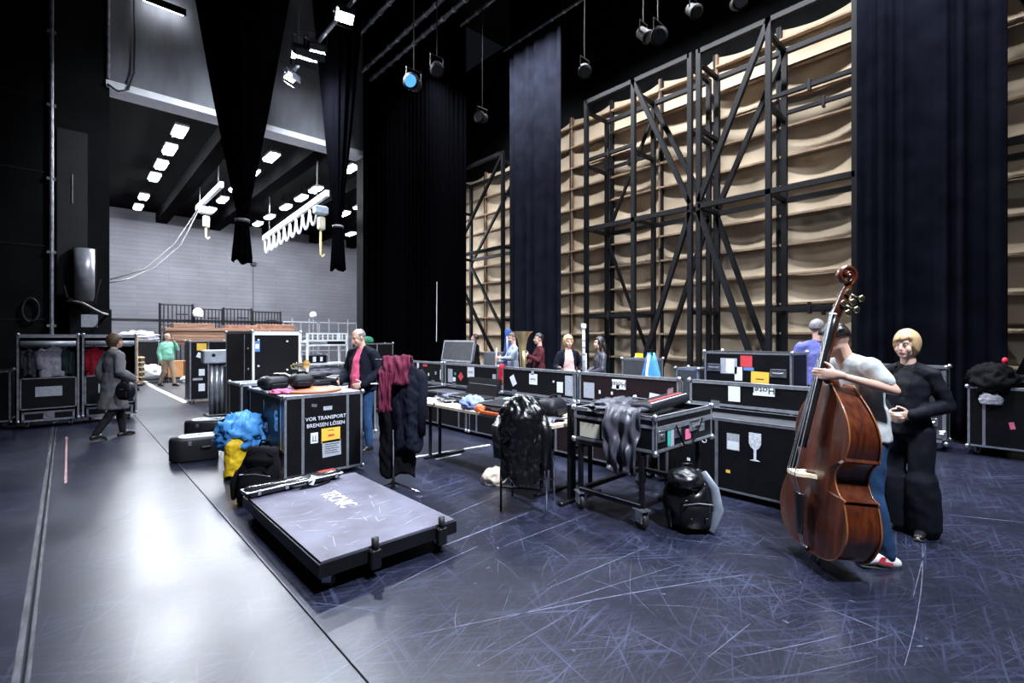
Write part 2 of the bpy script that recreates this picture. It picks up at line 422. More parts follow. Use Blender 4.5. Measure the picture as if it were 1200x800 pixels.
bc = struct('ceiling_back', MB().bb(-2.3, 10.2, PY + .45, 17.5, 7.45, 7.7).bb(-2.3, 15.3, 17.5, 28.3, 7.45, 7.7), BCEIL)
for x in (.2, 3.3, 5.5, 7.9, 10.4, 12.6):
    MB().bb(x - .22, x + .22, PY + .45 if x < 10 else 17.5, 28, 7.0, 7.45).build('ceiling_beam', BCEIL, bc)
struct('ceiling', MB().bb(-9, 12.9, -5, PY + .5, 13, 13.2), mat('black_ceiling', (0.008, 0.008, 0.01), .95))
# conduits and service things on the left wall
GALV = mat('galvanised_conduit', (0.30, 0.31, 0.34), .5, .6, var=.4, scale=9)
cd = thing('wall_conduit', 'pale vertical conduit on the corner of the black wall', 'conduit', (-.21, 12.66, 0))
MB().cyl((0, 0, .9), (0, 0, 12.5), .032, 8).build('pipe', GALV, cd)
for z in (1.8, 3.2, 4.6, 6.0, 7.4, 8.8): MB().box((0, 0, z), (.13, .05, .05)).build('clip', GALV, cd)
cd = thing('wall_conduit', 'thin vertical pipe on the portal edge above the white beam', 'conduit', (.66, 13.46, 0))
MB().cyl((0, 0, 7.15), (0, 0, 12.8), .03, 8).build('pipe', GALV, cd)
MB().box((0, 0, 9.3), (.09, .05, .05)).build('clip', GALV, cd)
tag(MB().tube([at_y(157, -5, 13.42), at_y(158, 40, 13.42), at_y(157, 85, 13.42), at_y(150, 105, 13.4), at_y(138, 107, 13.4), at_y(126, 98, 13.4)], .02, 6).build('hanging_cable', mat('grey_cable', (0.022, 0.022, 0.026), .6), smooth=True),
    'grey cable looping down the concrete wall to the white beam', 'cable')
dr = thing('service_cabinet', 'tall black service cabinet fixed in the dark recess beside the portal', 'cabinet', (.10, 13.355, 0))
MB().bb(-.27, .25, -.08, .14, 2.4, 5.9).build('body', BWALL, dr)
MB().bb(-.24, .22, -.10, -.082, 2.45, 5.8).build('door', mat('cabinet_black', (0.008, 0.008, 0.009), .6), dr)
MB().bb(-.02, .0, -.12, -.10, 4.3, 4.9).build('handle', GALV, dr)
dc = thing('steel_drum', 'grey metal cylinder hanging on the wall above the second wardrobe trunk', 'drum', at_y(99, 355, 12.84))
MB().cyl((0, .1, .05), (0, .1, 1.1), .16, 20).build('shell', mat('grey_enamel', (0.26, 0.26, 0.29), .35, .3), dc, True)
MB().bb(-.18, .2, .24, .39, .0, 1.15).build('bracket', BLKM, dc)
MB().tube([(-.3, .05, .35), (-.25, 0, .1), (-.05, -.06, -.02), (.15, -.05, .02), (.24, 0, .5)], .018, 6).build('hose', BLKM, dc)
jb = thing('junction_box', 'black switch box with a grey paper square beside the portal', 'box', at_y(105, 390, 13.2))
MB().bb(-.3, .35, 0, .3, -.1, .5).build('body', LAM, jb); MB().bb(-.13, .13, -.012, 0, .12, .38).build('notice', PAPERG, jb)
tag(MB().tube([at_y(80, 352, 12.9), at_y(97, 355, 12.6), at_y(110, 362, 12.6), at_y(120, 367, 12.8), at_y(129, 369, 13.4)], .022, 6).build('hanging_cable', mat('pale_cable', (0.35, 0.33, 0.31), .6), smooth=True),
    'pale cable sagging from the grey drum to the portal edge', 'cable')
lp = []
for i in range(17):
    a = 2 * PI * i / 16; p = at_y(36 + 10 * math.sin(a), 363 + 14 * math.cos(a), 12.66); lp.append(p)
tag(MB().tube(lp, .018, 6).build('cable_loop', mat('grey_cable', (0.022, 0.022, 0.026), .6), smooth=True), 'coiled grey cable loop hung on the black wall at left', 'cable')

# ---- canvas flats along the right wall
CX = 11.85; SEP = [-3.7, -2.2, -.7, .8, 2.3, 3.8, 5.25, 6.75, 8.35, 9.9, 11.4, 12.7, 14.2, 15.7]
ZT = 8.55; PITCH = .66
def canvas_flat(y0, y1, label, top=ZT, seed=0, z0=.35):
    t = thing('canvas_flat', label, 'scenery flat', (CX, (y0 + y1) / 2, 0), 0, 'raw canvas flats along the right wall')
    hw = (y1 - y0) / 2 - .03; ny, nz = 26, int((top - z0) / PITCH) * 10
    vs, fs = [], []
    for i in range(nz + 1):
        z = z0 + (top - z0) * i / nz; ph = ((z - z0) / PITCH) % 1.0
        for j in range(ny + 1):
            u = -1 + 2 * j / ny; k = max(0, 1 - u * u)
            bow = .03 + k * (.13 + .05 * math.sin(seed * 2.1 + int((z - z0) / PITCH) * 1.7)) * math.sin(PI * min(1, ph * 1.05)) ** .6
            bow += .006 * noise.noise(V((u * 2, z * 1.5, seed * 5)))
            sag = -.06 * k * math.sin(PI * ph)
            vs.append((bow, u * hw, z + sag))
    for i in range(nz):
        for j in range(ny):
            a = i * (ny + 1) + j; fs.append((a, a + 1, a + ny + 2, a + ny + 1))
    MB().add(vs, fs).build('canvas', CANVAS, t, True)
    n = int((top - z0) / PITCH)
    bm_ = MB().box((0, 0, 0), (.13, 2 * hw, .045)).mesh('batten'); bm_.materials.append(TIMBER)
    for i in range(n + 1):
        dup_mesh('batten', bm_, t, (-.035, 0, z0 + PITCH * i))
    for s in (-1, 1):
        MB().bb(-.05, .05, s * (hw + .005) - .03, s * (hw + .005) + .03, 0, top + .05).build('stile', TIMBERD if (seed + s) % 3 == 0 else TRUSS, t)
    return t
ords = ['tenth', 'ninth', 'eighth', 'seventh', 'sixth', 'fifth', 'fourth', 'third', 'second']
names = {12: 'narrow canvas flat farthest back, at the edge of the black drape',
         11: 'canvas flat just left of the narrow blue-black drape', 10: 'canvas flat mostly hidden behind the narrow blue-black drape',
         9: 'canvas flat at the right edge of the narrow blue-black drape', 8: 'canvas flat behind the first steel tower post, beside the narrow drape',
         7: 'canvas flat behind the women by the bassoon, with brown timber post', 6: 'canvas flat behind the long crossed braces of the steel tower',
         5: 'canvas flat between the paired tower posts at picture centre right', 4: 'canvas flat behind the man in the blue shirt',
         3: 'canvas flat against the left edge of the wide black drape', 2: 'canvas flat hidden behind the wide black drape',
         1: 'canvas flat seen as a sliver right of the wide black drape', 0: 'canvas flat at the extreme right edge of the stage'}
for i in range(len(SEP) - 1):
    if i in (0,): continue
    canvas_flat(SEP[i], SEP[i + 1], names.get(i, 'canvas flat'), ZT if i < 10 else 7.9, i)

# ---- steel towers in front of the flats
def tower(y0, y1, label, xf=10.5, xb=11.45, top=8.1, mid=True, inner=None):
    t = thing('steel_tower', label, 'steel frame', (0, 0, 0), 0, 'dark steel bracing towers before the flats')
    a = .105
    ym = (y0 + y1) / 2
    ys = (y0, ym, y1) if mid else (y0, y1)
    yi = y0 if inner == 'low' else y1          # side of the K node
    ye = y1 if inner == 'low' else y0          # open bay with coupled rails
    for x in (xf, xb):
        zt = top if x == xf else top - .25
        for y in ys: MB().bb(x - a / 2, x + a / 2, y - a / 2, y + a / 2, 0, zt).build('post', TRUSS, t)
        for z in (zt - a / 2, 4.55):
            MB().bb(x - a / 2, x + a / 2, y0, y1, z - a / 2, z + a / 2).build('rail', TRUSS, t)
        if mid:
            MB().bar((x, ym, zt - .05), (x, yi, 4.65), a, a, V((1, 0, 0))).build('brace', TRUSS, t)
            MB().bar((x, yi, 4.45), (x, ym, .15), a, a, V((1, 0, 0))).build('brace', TRUSS, t)
            for z in (6.45, 2.15):
                b = MB().bb(x - .04, x + .04, min(ym, ye), max(ym, ye), z - .04, z + .04).build('rail', TRUSS, t)
                MB().box((x, (ym + ye) / 2, z), (.12, .05, .22)).build('coupler', BLKM, b)
        else:
            MB().bar((x, y1, 4.4), (x, y0, 7.6), a * .8, a * .8, V((1, 0, 0))).build('brace', TRUSS, t)
            MB().bar((x, y1, 4.3), (x, y0, .4), a * .8, a * .8, V((1, 0, 0))).build('brace', TRUSS, t)
    for y in ys:
        for z in (top - .3, 6.3, 4.55, 2.15):
            MB().bar((xf, y, z), (xb, y, z), a * .8, a * .8).build('tie', TRUSS, t)
        MB().bb(xf - .12, xf + .12, y - .12, y + .12, 0, .015).build('foot_plate', TRUSS, t)
        MB().bb(xb - .12, xb + .12, y - .12, y + .12, 0, .015).build('foot_plate', TRUSS, t)
    if mid and inner == 'low':
        MB().bar((xb, ye, 4.5), (xb, ym + .1, 7.3), .07, .07, V((1, 0, 0))).build('brace', TRUSS, t); MB().bar((xb, ye, 4.4), (xb, ym + .1, 1.0), .07, .07, V((1, 0, 0))).build('brace', TRUSS, t)
    return t
tower(5.25, 8.25, 'dark steel tower with long diagonal braces behind the women and the blue bag', inner='low')
tower(2.1, 5.04, 'dark steel tower with long diagonal braces left of the wide black drape', inner='high')
tower(-1.2, 1.9, 'dark steel tower hidden mostly behind the wide black drape at right', inner='low')
tower(11.7, 14.6, 'dark steel tower beside the narrow drape, above the players at the back', top=7.7, mid=False)
tag(MB().box(at_x(749, 417, 10.44), (.02, .22, .14)).build('sign_plate', mat('yellow_sign', (0.85, 0.66, 0.05), .5, var=.05)), 'small yellow sign fixed low on the steel tower', 'sign')

# ---- drapes
def drape(name, label, a, b, z0, z1, m, folds=14, amp=.07, seed=0):
    a, b = V((a[0], a[1], 0)), V((b[0], b[1], 0)); t = (b - a); L = t.length; t.normalize(); s = V((-t.y, t.x, 0))
    n = folds * 10; rows = []
    for z in (z0, z0 + .3, (z0 + z1) / 2, z1):
        r = []
        for i in range(n + 1):
            u = i / n; ph = u * folds * 2 * PI + 1.2 * math.sin(u * 9 + seed) + .8 * math.sin(u * 23 + seed * 2)
            k = amp * (math.sin(ph) + .35 * math.sin(2 * ph + 1 + seed)) * (1.15 - .15 * (z - z0) / (z1 - z0)) * (.55 + .45 * math.sin(u * 13 + seed))
            p = a + t * (u * L) + s * (k + .02 * math.sin(z * 2 + u * 30)); r.append((p.x, p.y, z))
        rows.append(r)
    o = MB().rings(rows, False, False).build(name, m, None, True)
    sl = o.modifiers.new('thick', 'SOLIDIFY'); sl.thickness = .006
    return tag(o, label, 'curtain')
p0, p1 = at_x(597, 395, 9.9), at_x(658, 395, 9.9)
drape('stage_drape', 'narrow blue-black drape hanging between the two groups of canvas flats', (9.9, p0.y), (9.9, p1.y), .04, 12.6, DRAPEB, 5, .035, 2)
p0, p1 = at_x(1004, 395, 9.75), at_x(1181, 395, 9.75)
drape('stage_drape', 'wide blue-black drape hanging behind the woman in the dark suit', (9.75, p0.y), (9.75, p1.y), .04, 12.6, DRAPEC, 8, .045, 5)
drape('stage_drape', 'black pleated drape covering the wall right of the bright portal', (6.42, 13.3), (10.1, 13.25), .03, 12.6, DRAPE, 24, .07, 1)
tag(MB().cyl(at_y(511.5, 400, 13.22), at_y(512, 330, 13.22), .012, 6).build('hanging_rope', WHITEB), 'thin white cord hanging down the black drape at the back', 'cord')
def tied_drape(label, base, zt, wtop, ztie, ztail, seed):
    t = thing('tied_drape', label, 'curtain', (base[0], base[1], ztail), 0, 'black drapes tied up high before the portal')
    H = zt - ztail; zt_ = ztie - ztail
    n = 96; rows = []
    for i in range(25):
        u = i / 24; z = zt_ + (H - zt_) * u; r0 = .09 + (wtop - .09) * u ** .92; ring = []
        for k in range(n):
            a = 2 * PI * k / n; f = 1 + (.10 + .10 * math.sin(a * 2 + seed)) * math.sin(a * 13 + seed + .6 * math.sin(a * 3)) * min(1, u * 3 + .3)
            ring.append((r0 * f * math.cos(a) * .72, r0 * f * math.sin(a), z))
        rows.append(ring)
    MB().rings(rows, False).build('gathered_cloth', DRAPE, t, True)
    rows = []
    for i in range(9):
        u = i / 8; z = zt_ * (1 - u); r0 = .10 + .06 * u; ring = []
        for k in range(48):
            a = 2 * PI * k / 48; f = 1 + .14 * math.sin(a * 9 + seed)
            ring.append((r0 * f * math.cos(a), r0 * f * math.sin(a), z + (.06 * math.sin(a * 3 + seed) if i == 8 else 0)))
        rows.append(ring)
    MB().rings(rows, True).build('tail', DRAPE, t, True)
    MB().lathe([(.10, zt_ - .03), (.125, zt_ - .02), (.125, zt_ + .03), (.10, zt_ + .04)], 20).build('tie_cord', mat('grey_cord', (0.12, 0.12, 0.13), .7), t, True)
    MB().cyl((0, -wtop, H), (0, wtop, H), .03, 8).build('hanging_pipe', BLKM, t)
    return t
d1 = at_d(284, 305, 8.9); tied_drape('large black drape gathered to a point, hanging left of the bright flood lamps', d1, 12.3, 1.72, at_d(284, 259, 8.9).z, d1.z, 1)
d2 = at_d(396, 315, 11.2); tied_drape('slimmer black drape gathered to a point at the right side of the portal', d2, 12.3, .95, at_d(396, 266, 11.2).z, d2.z, 4)

# ---- back-stage ceiling lights
tm = MB().bb(-.11, .11, -.36, .36, -.05, 0).mesh('tube'); tm.materials.append(GLOW)
hm = MB().bb(-.15, .15, -.4, .4, 0, .07).mesh('housing'); hm.materials.append(WHITEB)
def tube_light(x, y, label, z=7.05, rz=0):
    t = thing('tube_light', label, 'lamp', (x, y, z), rz, 'glowing tube lamps under the back-stage ceiling')
    dup_mesh('tube', tm, t); dup_mesh('housing', hm, t)
    MB().cyl((0, .3, .07), (0, .3, 7.45 - z), .01, 5).build('hanger', BLKM, t); MB().cyl((0, -.3, .07), (0, -.3, 7.45 - z), .01, 5).build('hanger', BLKM, t)
O = ['nearest', 'second nearest', 'third nearest', 'third farthest', 'second farthest', 'farthest']
for i, y in enumerate((15.3, 17.0, 18.7, 20.3, 23.4, 25.4)):
    tube_light(2.2, y, O[i] + ' tube lamp of the row at the left of the back-stage ceiling')
for i, y in enumerate((15.6, 17.6, 19.8, 21.8, 23.9)):
    tube_light(4.55, y, ['nearest', 'second nearest', 'middle', 'second farthest', 'farthest'][i] + ' tube lamp of the row partly behind the large tied drape')
for i, y in enumerate((14.9, 17.9, 19.4, 21.2, 23.4, 25.2)):
    tube_light(6.75, y, O[i] + ' tube lamp of the row right of the large tied drape')
for i, (x, y) in enumerate(((9.0, 19.0), (9.0, 20.6), (11.0, 24.3))):
    tube_light(x, y, ['nearest', 'middle', 'farthest'][i] + ' tube lamp between the slim tied drape and the black wall drape')
a, b = at_y(168, 1, 13.3), at_y(215, 16, 13.3)
t = thing('tube_light', 'single tube lamp high on the concrete wall above the white beam', 'lamp', (a + b) / 2, math.atan2(b.y - a.y, b.x - a.x) + PI / 2)
L_ = (b - a).length
MB().bb(-.06, .06, -L_ / 2, L_ / 2, .0, .09).build('tube', GLOWD, t); MB().bb(-.1, -.064, -L_ / 2 - .04, L_ / 2 + .04, -.05, .1).build('housing', BLKM, t)

# ---- hoists
def hoist(label, a, b, festoon, chain):
    a, b = V(a), V(b); t = thing('hoist_rail', label, 'hoist', (0, 0, 0), 0)
    MB().bar(a, b, .10, .18).build('rail', WHITEB, t)
    for u in (.12, .88):
        p = a.lerp(b, u); MB().cyl(p, (p.x, p.y, 7.45), .02, 6).build('hanger', BLKM, t)
    if festoon:
        n = 9; pts = []
        for k in range(n * 8 + 1):
            u = k / (n * 8); p = a.lerp(b, .12 + u * .86); pts.append((p.x, p.y, p.z - .14 - .55 * abs(math.sin(PI * n * u)) ** .7))
        MB().tube(pts, .035, 6).build('festoon_cable', WHITEB, t)
    p = a.lerp(b, .08 if festoon else .6)
    hb = MB().cbox((p.x, p.y, p.z - .38), (.4, .28, .26), .04).build('motor', mat('pale_blue_enamel', (0.3, 0.35, 0.4), .4), t)
    MB().cbox((p.x, p.y - .05, p.z - .78), (.2, .18, .4), .03).build('chain_bag', mat('cream_bag', (0.45, 0.42, 0.32), .7), t)
    MB().cyl((p.x, p.y, p.z - 1.0), (p.x, p.y, p.z - chain), .035, 6).build('chain', mat('yellow_chain', (0.75, 0.6, 0.3), .5), t)
    MB().tube([(p.x, p.y, p.z - chain), (p.x, p.y, p.z - chain - .1), (p.x + .06, p.y, p.z - chain - .17), (p.x + .12, p.y, p.z - chain - .1)], .03, 6).build('hook', mat('yellow_chain', (0.75, 0.6, 0.3), .5), t)
hoist('white hoist rail with looped cable and yellow chain hook', at_d(384, 226, 14), at_d(309, 279, 20), True, 1.6)
hoist('shorter white hoist rail left of the large tied drape', at_d(260, 216, 15), at_d(231, 244, 18.2), False, 1.2)
for k, (lab, pts) in enumerate((('upper of two slack cables running from the short hoist to the left portal edge', ((233, 243), (205, 285), (170, 315), (130, 327))),
                               ('lower of two slack cables running from the short hoist to the left portal edge', ((234, 243), (212, 287), (182, 313), (150, 327), (128, 331))))):
    tag(MB().tube([at_y(x, y, 21 - i * 1.5) for i, (x, y) in enumerate(pts)], .02, 6).build('slack_cable', mat('grey_cable', (0.022, 0.022, 0.026), .6), smooth=True), lab, 'cable')

# ---- flown pipes and stage lamps
def flown_pipe(label, px, py, z, r, y_near=2.0, knots=14):
    p = at_z(px, py, z); t = thing('flown_pipe', label, 'pipe', (p.x, 0, 0), 0, 'pipes flown over the stage')
    MB().cyl((0, p.y, z), (0, y_near, z), r, 10).build('pipe', mat('dull_pipe', (0.17, 0.18, 0.2), .45, .6), t)
    kb = MB().cyl((0, -.03, 0), (0, .03, 0), r * 1.35, 10).mesh('collar'); kb.materials.append(GALV)
    for k in range(knots): dup_mesh('collar', kb, t, (0, p.y - .3 - k * .42, z))
    for k in range(4): MB().cyl((0, p.y - 1 - k * 2.2, z), (0, p.y - 1 - k * 2.2, 12.99), .008, 5).build('wire', BLKM, t)
    return p
flown_pipe('left one of three parallel flown pipes right of the flood lamps', 387, 75, 9.0, .045)
flown_pipe('middle one of three parallel flown pipes right of the flood lamps', 424, 84, 9.0, .045)
flown_pipe('right one of three parallel flown pipes right of the flood lamps', 434, 94, 9.0, .045)
fp = at_z(343, 84, 7.6); fx = fp.x
t = thing('lamp_bar', 'flown pipe carrying the bright flood lamps', 'pipe', (0, 0, 0))
MB().cyl((fx, fp.y + .2, 7.6), (fx, 3.5, 7.6), .04, 10).build('pipe', GALV, t)
for y in (fp.y - .4, fp.y - 2.5): MB().cyl((fx, y, 7.6), (fx, y, 12.99), .012, 6).build('wire', GALV, t)
def flood(label, px, py, z, size, lit, power, aim, d=None):
    p = at_d(px, py, d) if d else at_z(px, py, z)
    t = thing('flood_lamp', label, 'lamp', p, 0, 'flood lamps flown over the stage')
    m = V(aim).normalized().to_track_quat('-Z', 'Y').to_matrix().to_4x4()
    MB().cbox((0, 0, .09), (size * 1.15, size * .85, .16), .03).tr(m).build('housing', BLKM, t)
    MB().box((0, 0, -.002), (size, size * .7, .012)).tr(m).build('glass', GLOWF if lit else mat('dark_lens', (0.1, 0.12, 0.16), .15), t)
    MB().tube([(-size * .62, 0, .05), (-size * .62, 0, .35), (size * .62, 0, .35), (size * .62, 0, .05)], .014, 5).tr(m).build('yoke', BLKM, t)
    for s in (-1, 1): MB().box((0, s * size * .5, -.08), (size, .01, .16), Matrix.Rotation(s * -.4, 3, 'X')).tr(m).build('barn_door', BLKM, t)
    MB().cyl((0, 0, .2), (0, 0, .42), .025, 6).build('clamp', BLKM, t)
    if power:
        l = bpy.data.lights.new('flood_beam', 'AREA'); l.energy = power; l.shape = 'RECTANGLE'; l.size = size; l.size_y = size * .7; l.color = COOL; l.spread = 2.4
        lo = bpy.data.objects.new('flood_beam', l); col.objects.link(lo); lo.parent = t
        lo.rotation_euler = V(aim).to_track_quat('-Z', 'Y').to_euler(); lo.location = V(aim).normalized() * .04
flood('upper flood lamp at the near end of the lamp bar', 404, 19, 7.5, .30, True, 360, (-.15, -.75, -1))
flood('flood lamp in the middle of the lamp bar, right of a twin', 371, 61, 7.45, .30, True, 150, (.15, .55, -1))
flood('brightest flood lamp in the middle of the lamp bar', 357, 66, 7.35, .42, True, 320, (.1, .75, -.8))
flood('lowest flood lamp at the far end of the lamp bar', 341, 91, 7.3, .24, True, 160, (.2, -.4, -1))
BLU = mat('blue_lens', (0.05, 0.2, 0.8), .2, emit=1.2, ecol=(.1, .4, 1))
def spot(label, px, py, d, aim, blue=False, s=.14):
    p = at_d(px, py, d); t = thing('stage_spotlight', label, 'spotlight', p, 0, 'unlit spotlights in the dark flies')
    m = V(aim).normalized().to_track_quat('-Z', 'Y').to_matrix().to_4x4()
    GB = mat('spot_grey', (0.003, 0.0032, 0.004), .6, 0, spec=.2)
    MB().lathe([(s * .5, .9 * s), (s * .75, .7 * s), (s * .8, -.6 * s), (s * .95, -.75 * s), (s * .95, -1.05 * s)], 16, m=m.to_3x3()).build('can', GB, t, True)
    MB().lathe([(s * .7, -.9 * s), (s * .7, -1.06 * s)], 16, m=m.to_3x3()).build('lens', BLU if blue else mat('spot_lens', (0.006, 0.0065, 0.008), .4, spec=.3), t)
    MB().tube([(-s, 0, 0), (-s, 0, s * 1.6), (s, 0, s * 1.6), (s, 0, 0)], .014, 5).build('yoke', GB, t)
    MB().cyl((0, 0, s * 1.6), (0, 0, 12.99 - p.z), .012, 6).build('hanger', BLKM, t)
spot('spotlight with a blue lens right of the flown pipes', 485, 98, 8.5, (-.8, -.6, -.2), True, .15)
spot('dim spotlight just right of the blue one', 512, 80, 9, (-.4, -.6, -.7))
spot('small dim spotlight above the far canvas flats', 565, 138, 11, (-.9, -.3, -.2))
spot('dim spotlight left of the narrow drape top', 685, 82, 9.5, (-.5, -.5, -.7))
spot('larger dim spotlight high above the steel tower', 771, 42, 9.0, (-.6, -.5, -.5), s=.17)
spot('dim spotlight beside the larger one above the tower', 754, 40, 9.4, (.2, -.6, -.6))
spot('spotlight at the top edge of the picture above the tower', 864, 4, 8.8, (-.6, -.6, -.4))
spot('spotlight just left of the one at the top edge', 812, 12, 9.2, (-.2, -.6, -.6))
for k, (px, py) in enumerate(((540, 30), (590, 60))):
    flown_pipe(['upper dim pipe in the dark flies above the black drape', 'lower dim pipe in the dark flies above the narrow drape'][k], px, py, 10.2, .035, 1.0, 12)

# ================================================================== FLIGHT CASES
CORN = MB().ell((0, 0, 0), (.028, .028, .028), 10, 6).mesh('ball_corner', True); CORN.materials.append(STEEL)
_w = MB().lathe([(.018, -.016), (.045, -.016), (.05, -.008), (.05, .008), (.045, .016), (.018, .016)], 16, (0, 0, .05), Matrix.Rotation(PI / 2, 3, 'Y'))
WHEEL = _w.mesh('wheel', True); WHEEL.materials.append(RUB)
_f = MB().bb(-.035, .035, -.045, .045, .112, .12).bb(-.027, -.02, -.03, .03, .04, .115).bb(.02, .027, -.03, .03, .04, .115).cyl((-.03, 0, .05), (.03, 0, .05), .01, 8)
FORK = _f.mesh('caster_fork'); FORK.materials.append(STEEL)
def caster(t, x, y, r=0.0, k=1.0):
    f = dup_mesh('caster', FORK, t, (x, y, 0), (0, 0, r), (k, k, k)); dup_mesh('wheel', WHEEL, f)
_l = MB().cbox((0, 0, 0), (.11, .008, .11), .003).cbox((0, -.01, 0), (.05, .016, .03), .005).cbox((0, -.006, .035), (.07, .01, .012), .003)
LATCH = _l.mesh('butterfly_latch'); LATCH.materials.append(STEEL)
_h = MB().cbox((0, 0, 0), (.19, .006, .11), .003).tube([(-.06, -.006, .015), (-.055, -.022, .0), (.055, -.022, .0), (.06, -.006, .015)], .009, 6).bb(-.085, .085, -.012, 0, -.045, -.037).bb(-.085, .085, -.012, 0, .037, .045)
HANDLE = _h.mesh('recessed_handle'); HANDLE.materials.append(STEEL)
def face_m(W, D, z0, face):
    if face == 'F': return Matrix.Translation((-W / 2, -D / 2, z0))
    if face == 'B': return Matrix.Translation((W / 2, D / 2, z0)) @ Matrix.Rotation(PI, 4, 'Z')
    if face == 'L': return Matrix.Translation((-W / 2, D / 2, z0)) @ Matrix.Rotation(-PI / 2, 4, 'Z')
    if face == 'R': return Matrix.Translation((W / 2, -D / 2, z0)) @ Matrix.Rotation(PI / 2, 4, 'Z')
def edge_frame(mb, x0, x1, y0, y1, z0, z1, e=.03):
    """L-profile aluminium angle on all twelve edges, proud of the panels by 3 mm"""
    q = .003
    for y in (y0, y1):
        for z in (z0, z1):
            sy = 1 if y == y0 else -1; sz = 1 if z == z0 else -1
            mb.box(((x0 + x1) / 2, y + sy * (e / 2 - q), z - sz * 0 + sz * (.006 / 2 - q)), (x1 - x0, e, .006)); mb.box(((x0 + x1) / 2, y + sy * (.003 - q), z + sz * (e / 2 - q)), (x1 - x0, .006, e))
    for x in (x0, x1):
        for z in (z0, z1):
            sx = 1 if x == x0 else -1; sz = 1 if z == z0 else -1
            mb.box((x + sx * (e / 2 - q), (y0 + y1) / 2, z + sz * (.003 - q)), (e, y1 - y0, .006)); mb.box((x + sx * (.003 - q), (y0 + y1) / 2, z + sz * (e / 2 - q)), (.006, y1 - y0, e))
        for y in (y0, y1):
            sx = 1 if x == x0 else -1; sy = 1 if y == y0 else -1
            mb.box((x + sx * (e / 2 - q), y + sy * (.003 - q), (z0 + z1) / 2), (e, .006, z1 - z0)); mb.box((x + sx * (.003 - q), y + sy * (e / 2 - q), (z0 + z1) / 2), (.006, e, z1 - z0))
    return mb
class Case:
    def __init__(s, label, cx, cy, rz, W, D, H, z0=.12, body=LAM, lid=None, strips=(), side_strips=(), frame=ALU, e=.03, group='flight cases on the stage', name='flight_case', casters=True, zbase=0.0, cat='flight case', hollow=0.0):
        s.t = thing(name, label, cat, (cx, cy, zbase), rz, group)
        s.W, s.D, s.H, s.z0 = W, D, H, z0
        if hollow:
            b = MB(); k = .016
            b.bb(-W / 2, W / 2, -D / 2, -D / 2 + k, z0, H); b.bb(-W / 2, W / 2, D / 2 - k, D / 2, z0, H)
            b.bb(-W / 2, -W / 2 + k, -D / 2 + k, D / 2 - k, z0, H); b.bb(W / 2 - k, W / 2, -D / 2 + k, D / 2 - k, z0, H); b.bb(-W / 2, W / 2, -D / 2, D / 2, z0, z0 + k)
            b.build('body', body, s.t)
            MB().bb(-W / 2 + k, W / 2 - k, -D / 2 + k, D / 2 - k, z0 + k, H - hollow).build('foam_lining', FOAM, s.t)
        else:
            MB().bb(-W / 2, W / 2, -D / 2, D / 2, z0, H).build('body', body, s.t)
        edge_frame(MB(), -W / 2, W / 2, -D / 2, D / 2, z0, H, e).build('aluminium_frame', frame, s.t)
        for x in (-W / 2, W / 2):
            for y in (-D / 2, D / 2):
                for z in (z0, H): dup_mesh('ball_corner', CORN, s.t, (x, y, z))
        if lid:
            m = MB()
            for f, ln in (('F', W), ('R', D), ('L', D), ('B', W)):
                q = MB().bb(0, ln, -.005, .002, lid - .022, lid + .022); q.tr(face_m(W, D, 0, f)); m.add(q.v, q.f)
            m.build('lid_seam_extrusion', frame, s.t)
        for u in strips: s.on('F', MB().bb(u * W - .015, u * W + .015, -.006, .002, 0, H - z0), 'strip', frame)
        for u in side_strips: s.on('L', MB().bb(u * D - .015, u * D + .015, -.006, .002, 0, H - z0), 'strip', frame)
        if casters:
            for x in (-1, 1):
                for y in (-1, 1): caster(s.t, x * (W / 2 - .09), y * (D / 2 - .09), rnd.uniform(-1, 1), z0 / .12)
    def on(s, face, mb, name, m, smooth=False):
        return mb.tr(face_m(s.W, s.D, s.z0, face)).build(name, m, s.t, smooth)
    def hw(s, face, mesh, u, v, rot=0.0):
        mm = face_m(s.W, s.D, s.z0, face) @ Matrix.Translation((u, -.004, v)) @ Matrix.Rotation(rot, 4, 'Y')
        o = bpy.data.objects.new(mesh.name, mesh); col.objects.link(o); o.parent = s.t; o.matrix_local = mm
    def sticker(s, face, u, v, w, h, m, rot=0.0, name='sticker', label=None):
        b = MB().box((0, 0, 0), (w, .002, h)).tr(Matrix.Translation((u, -.0012, v)) @ Matrix.Rotation(rot, 4, 'Y'))
        o = s.on(face, b, name, m)
        if label: o['label'] = label
        return o
    def text(s, face, u, v, size, body, m, flip=0.0, off=-.003, shear=0, bold=0.0):
        return text(body, size, m, s.t, face_m(s.W, s.D, s.z0, face) @ xz_face(u, off, v, flip), shear=shear, bold=bold)

# ---- the big labelled case in the foreground
X0, X1, Y0, Y1 = 1.70, 2.59, 5.40, 6.70
c = Case('black flight case with a yellow label and German transport stencil, under instrument bags', (X0 + X1) / 2, (Y0 + Y1) / 2, 0, X1 - X0, Y1 - Y0, .935, .05, LAM, None, (.22, .79), (.93,), casters=False)
W_, H_ = X1 - X0, .935 - .05
c.text('F', .51 * W_, .70 * H_, .058, 'VOR TRANSPORT', STEN, bold=.0007); c.text('F', .51 * W_, .615 * H_, .058, 'BREMSEN LÖSEN', STEN, bold=.0007)
c.sticker('F', .53 * W_, .82 * H_, .10, .045, PAPERG)
c.sticker('F', .36 * W_, .46 * H_, .082, .118, PAPER, name='arrow_label')
for k in (-1, 1): c.on('F', MB().bb(.36 * W_ + k * .014 - .004, .36 * W_ + k * .014 + .004, -.004, -.002, .43 * H_, .49 * H_), 'arrow_print', INK)
c.on('F', MB().bb(.36 * W_ - .03, .36 * W_ + .03, -.004, -.002, .42 * H_, .427 * H_), 'arrow_print', INK)
c.sticker('F', .57 * W_, .47 * H_, .215, .165, YEL, name='yellow_label', label='yellow paper label with a red line of print')
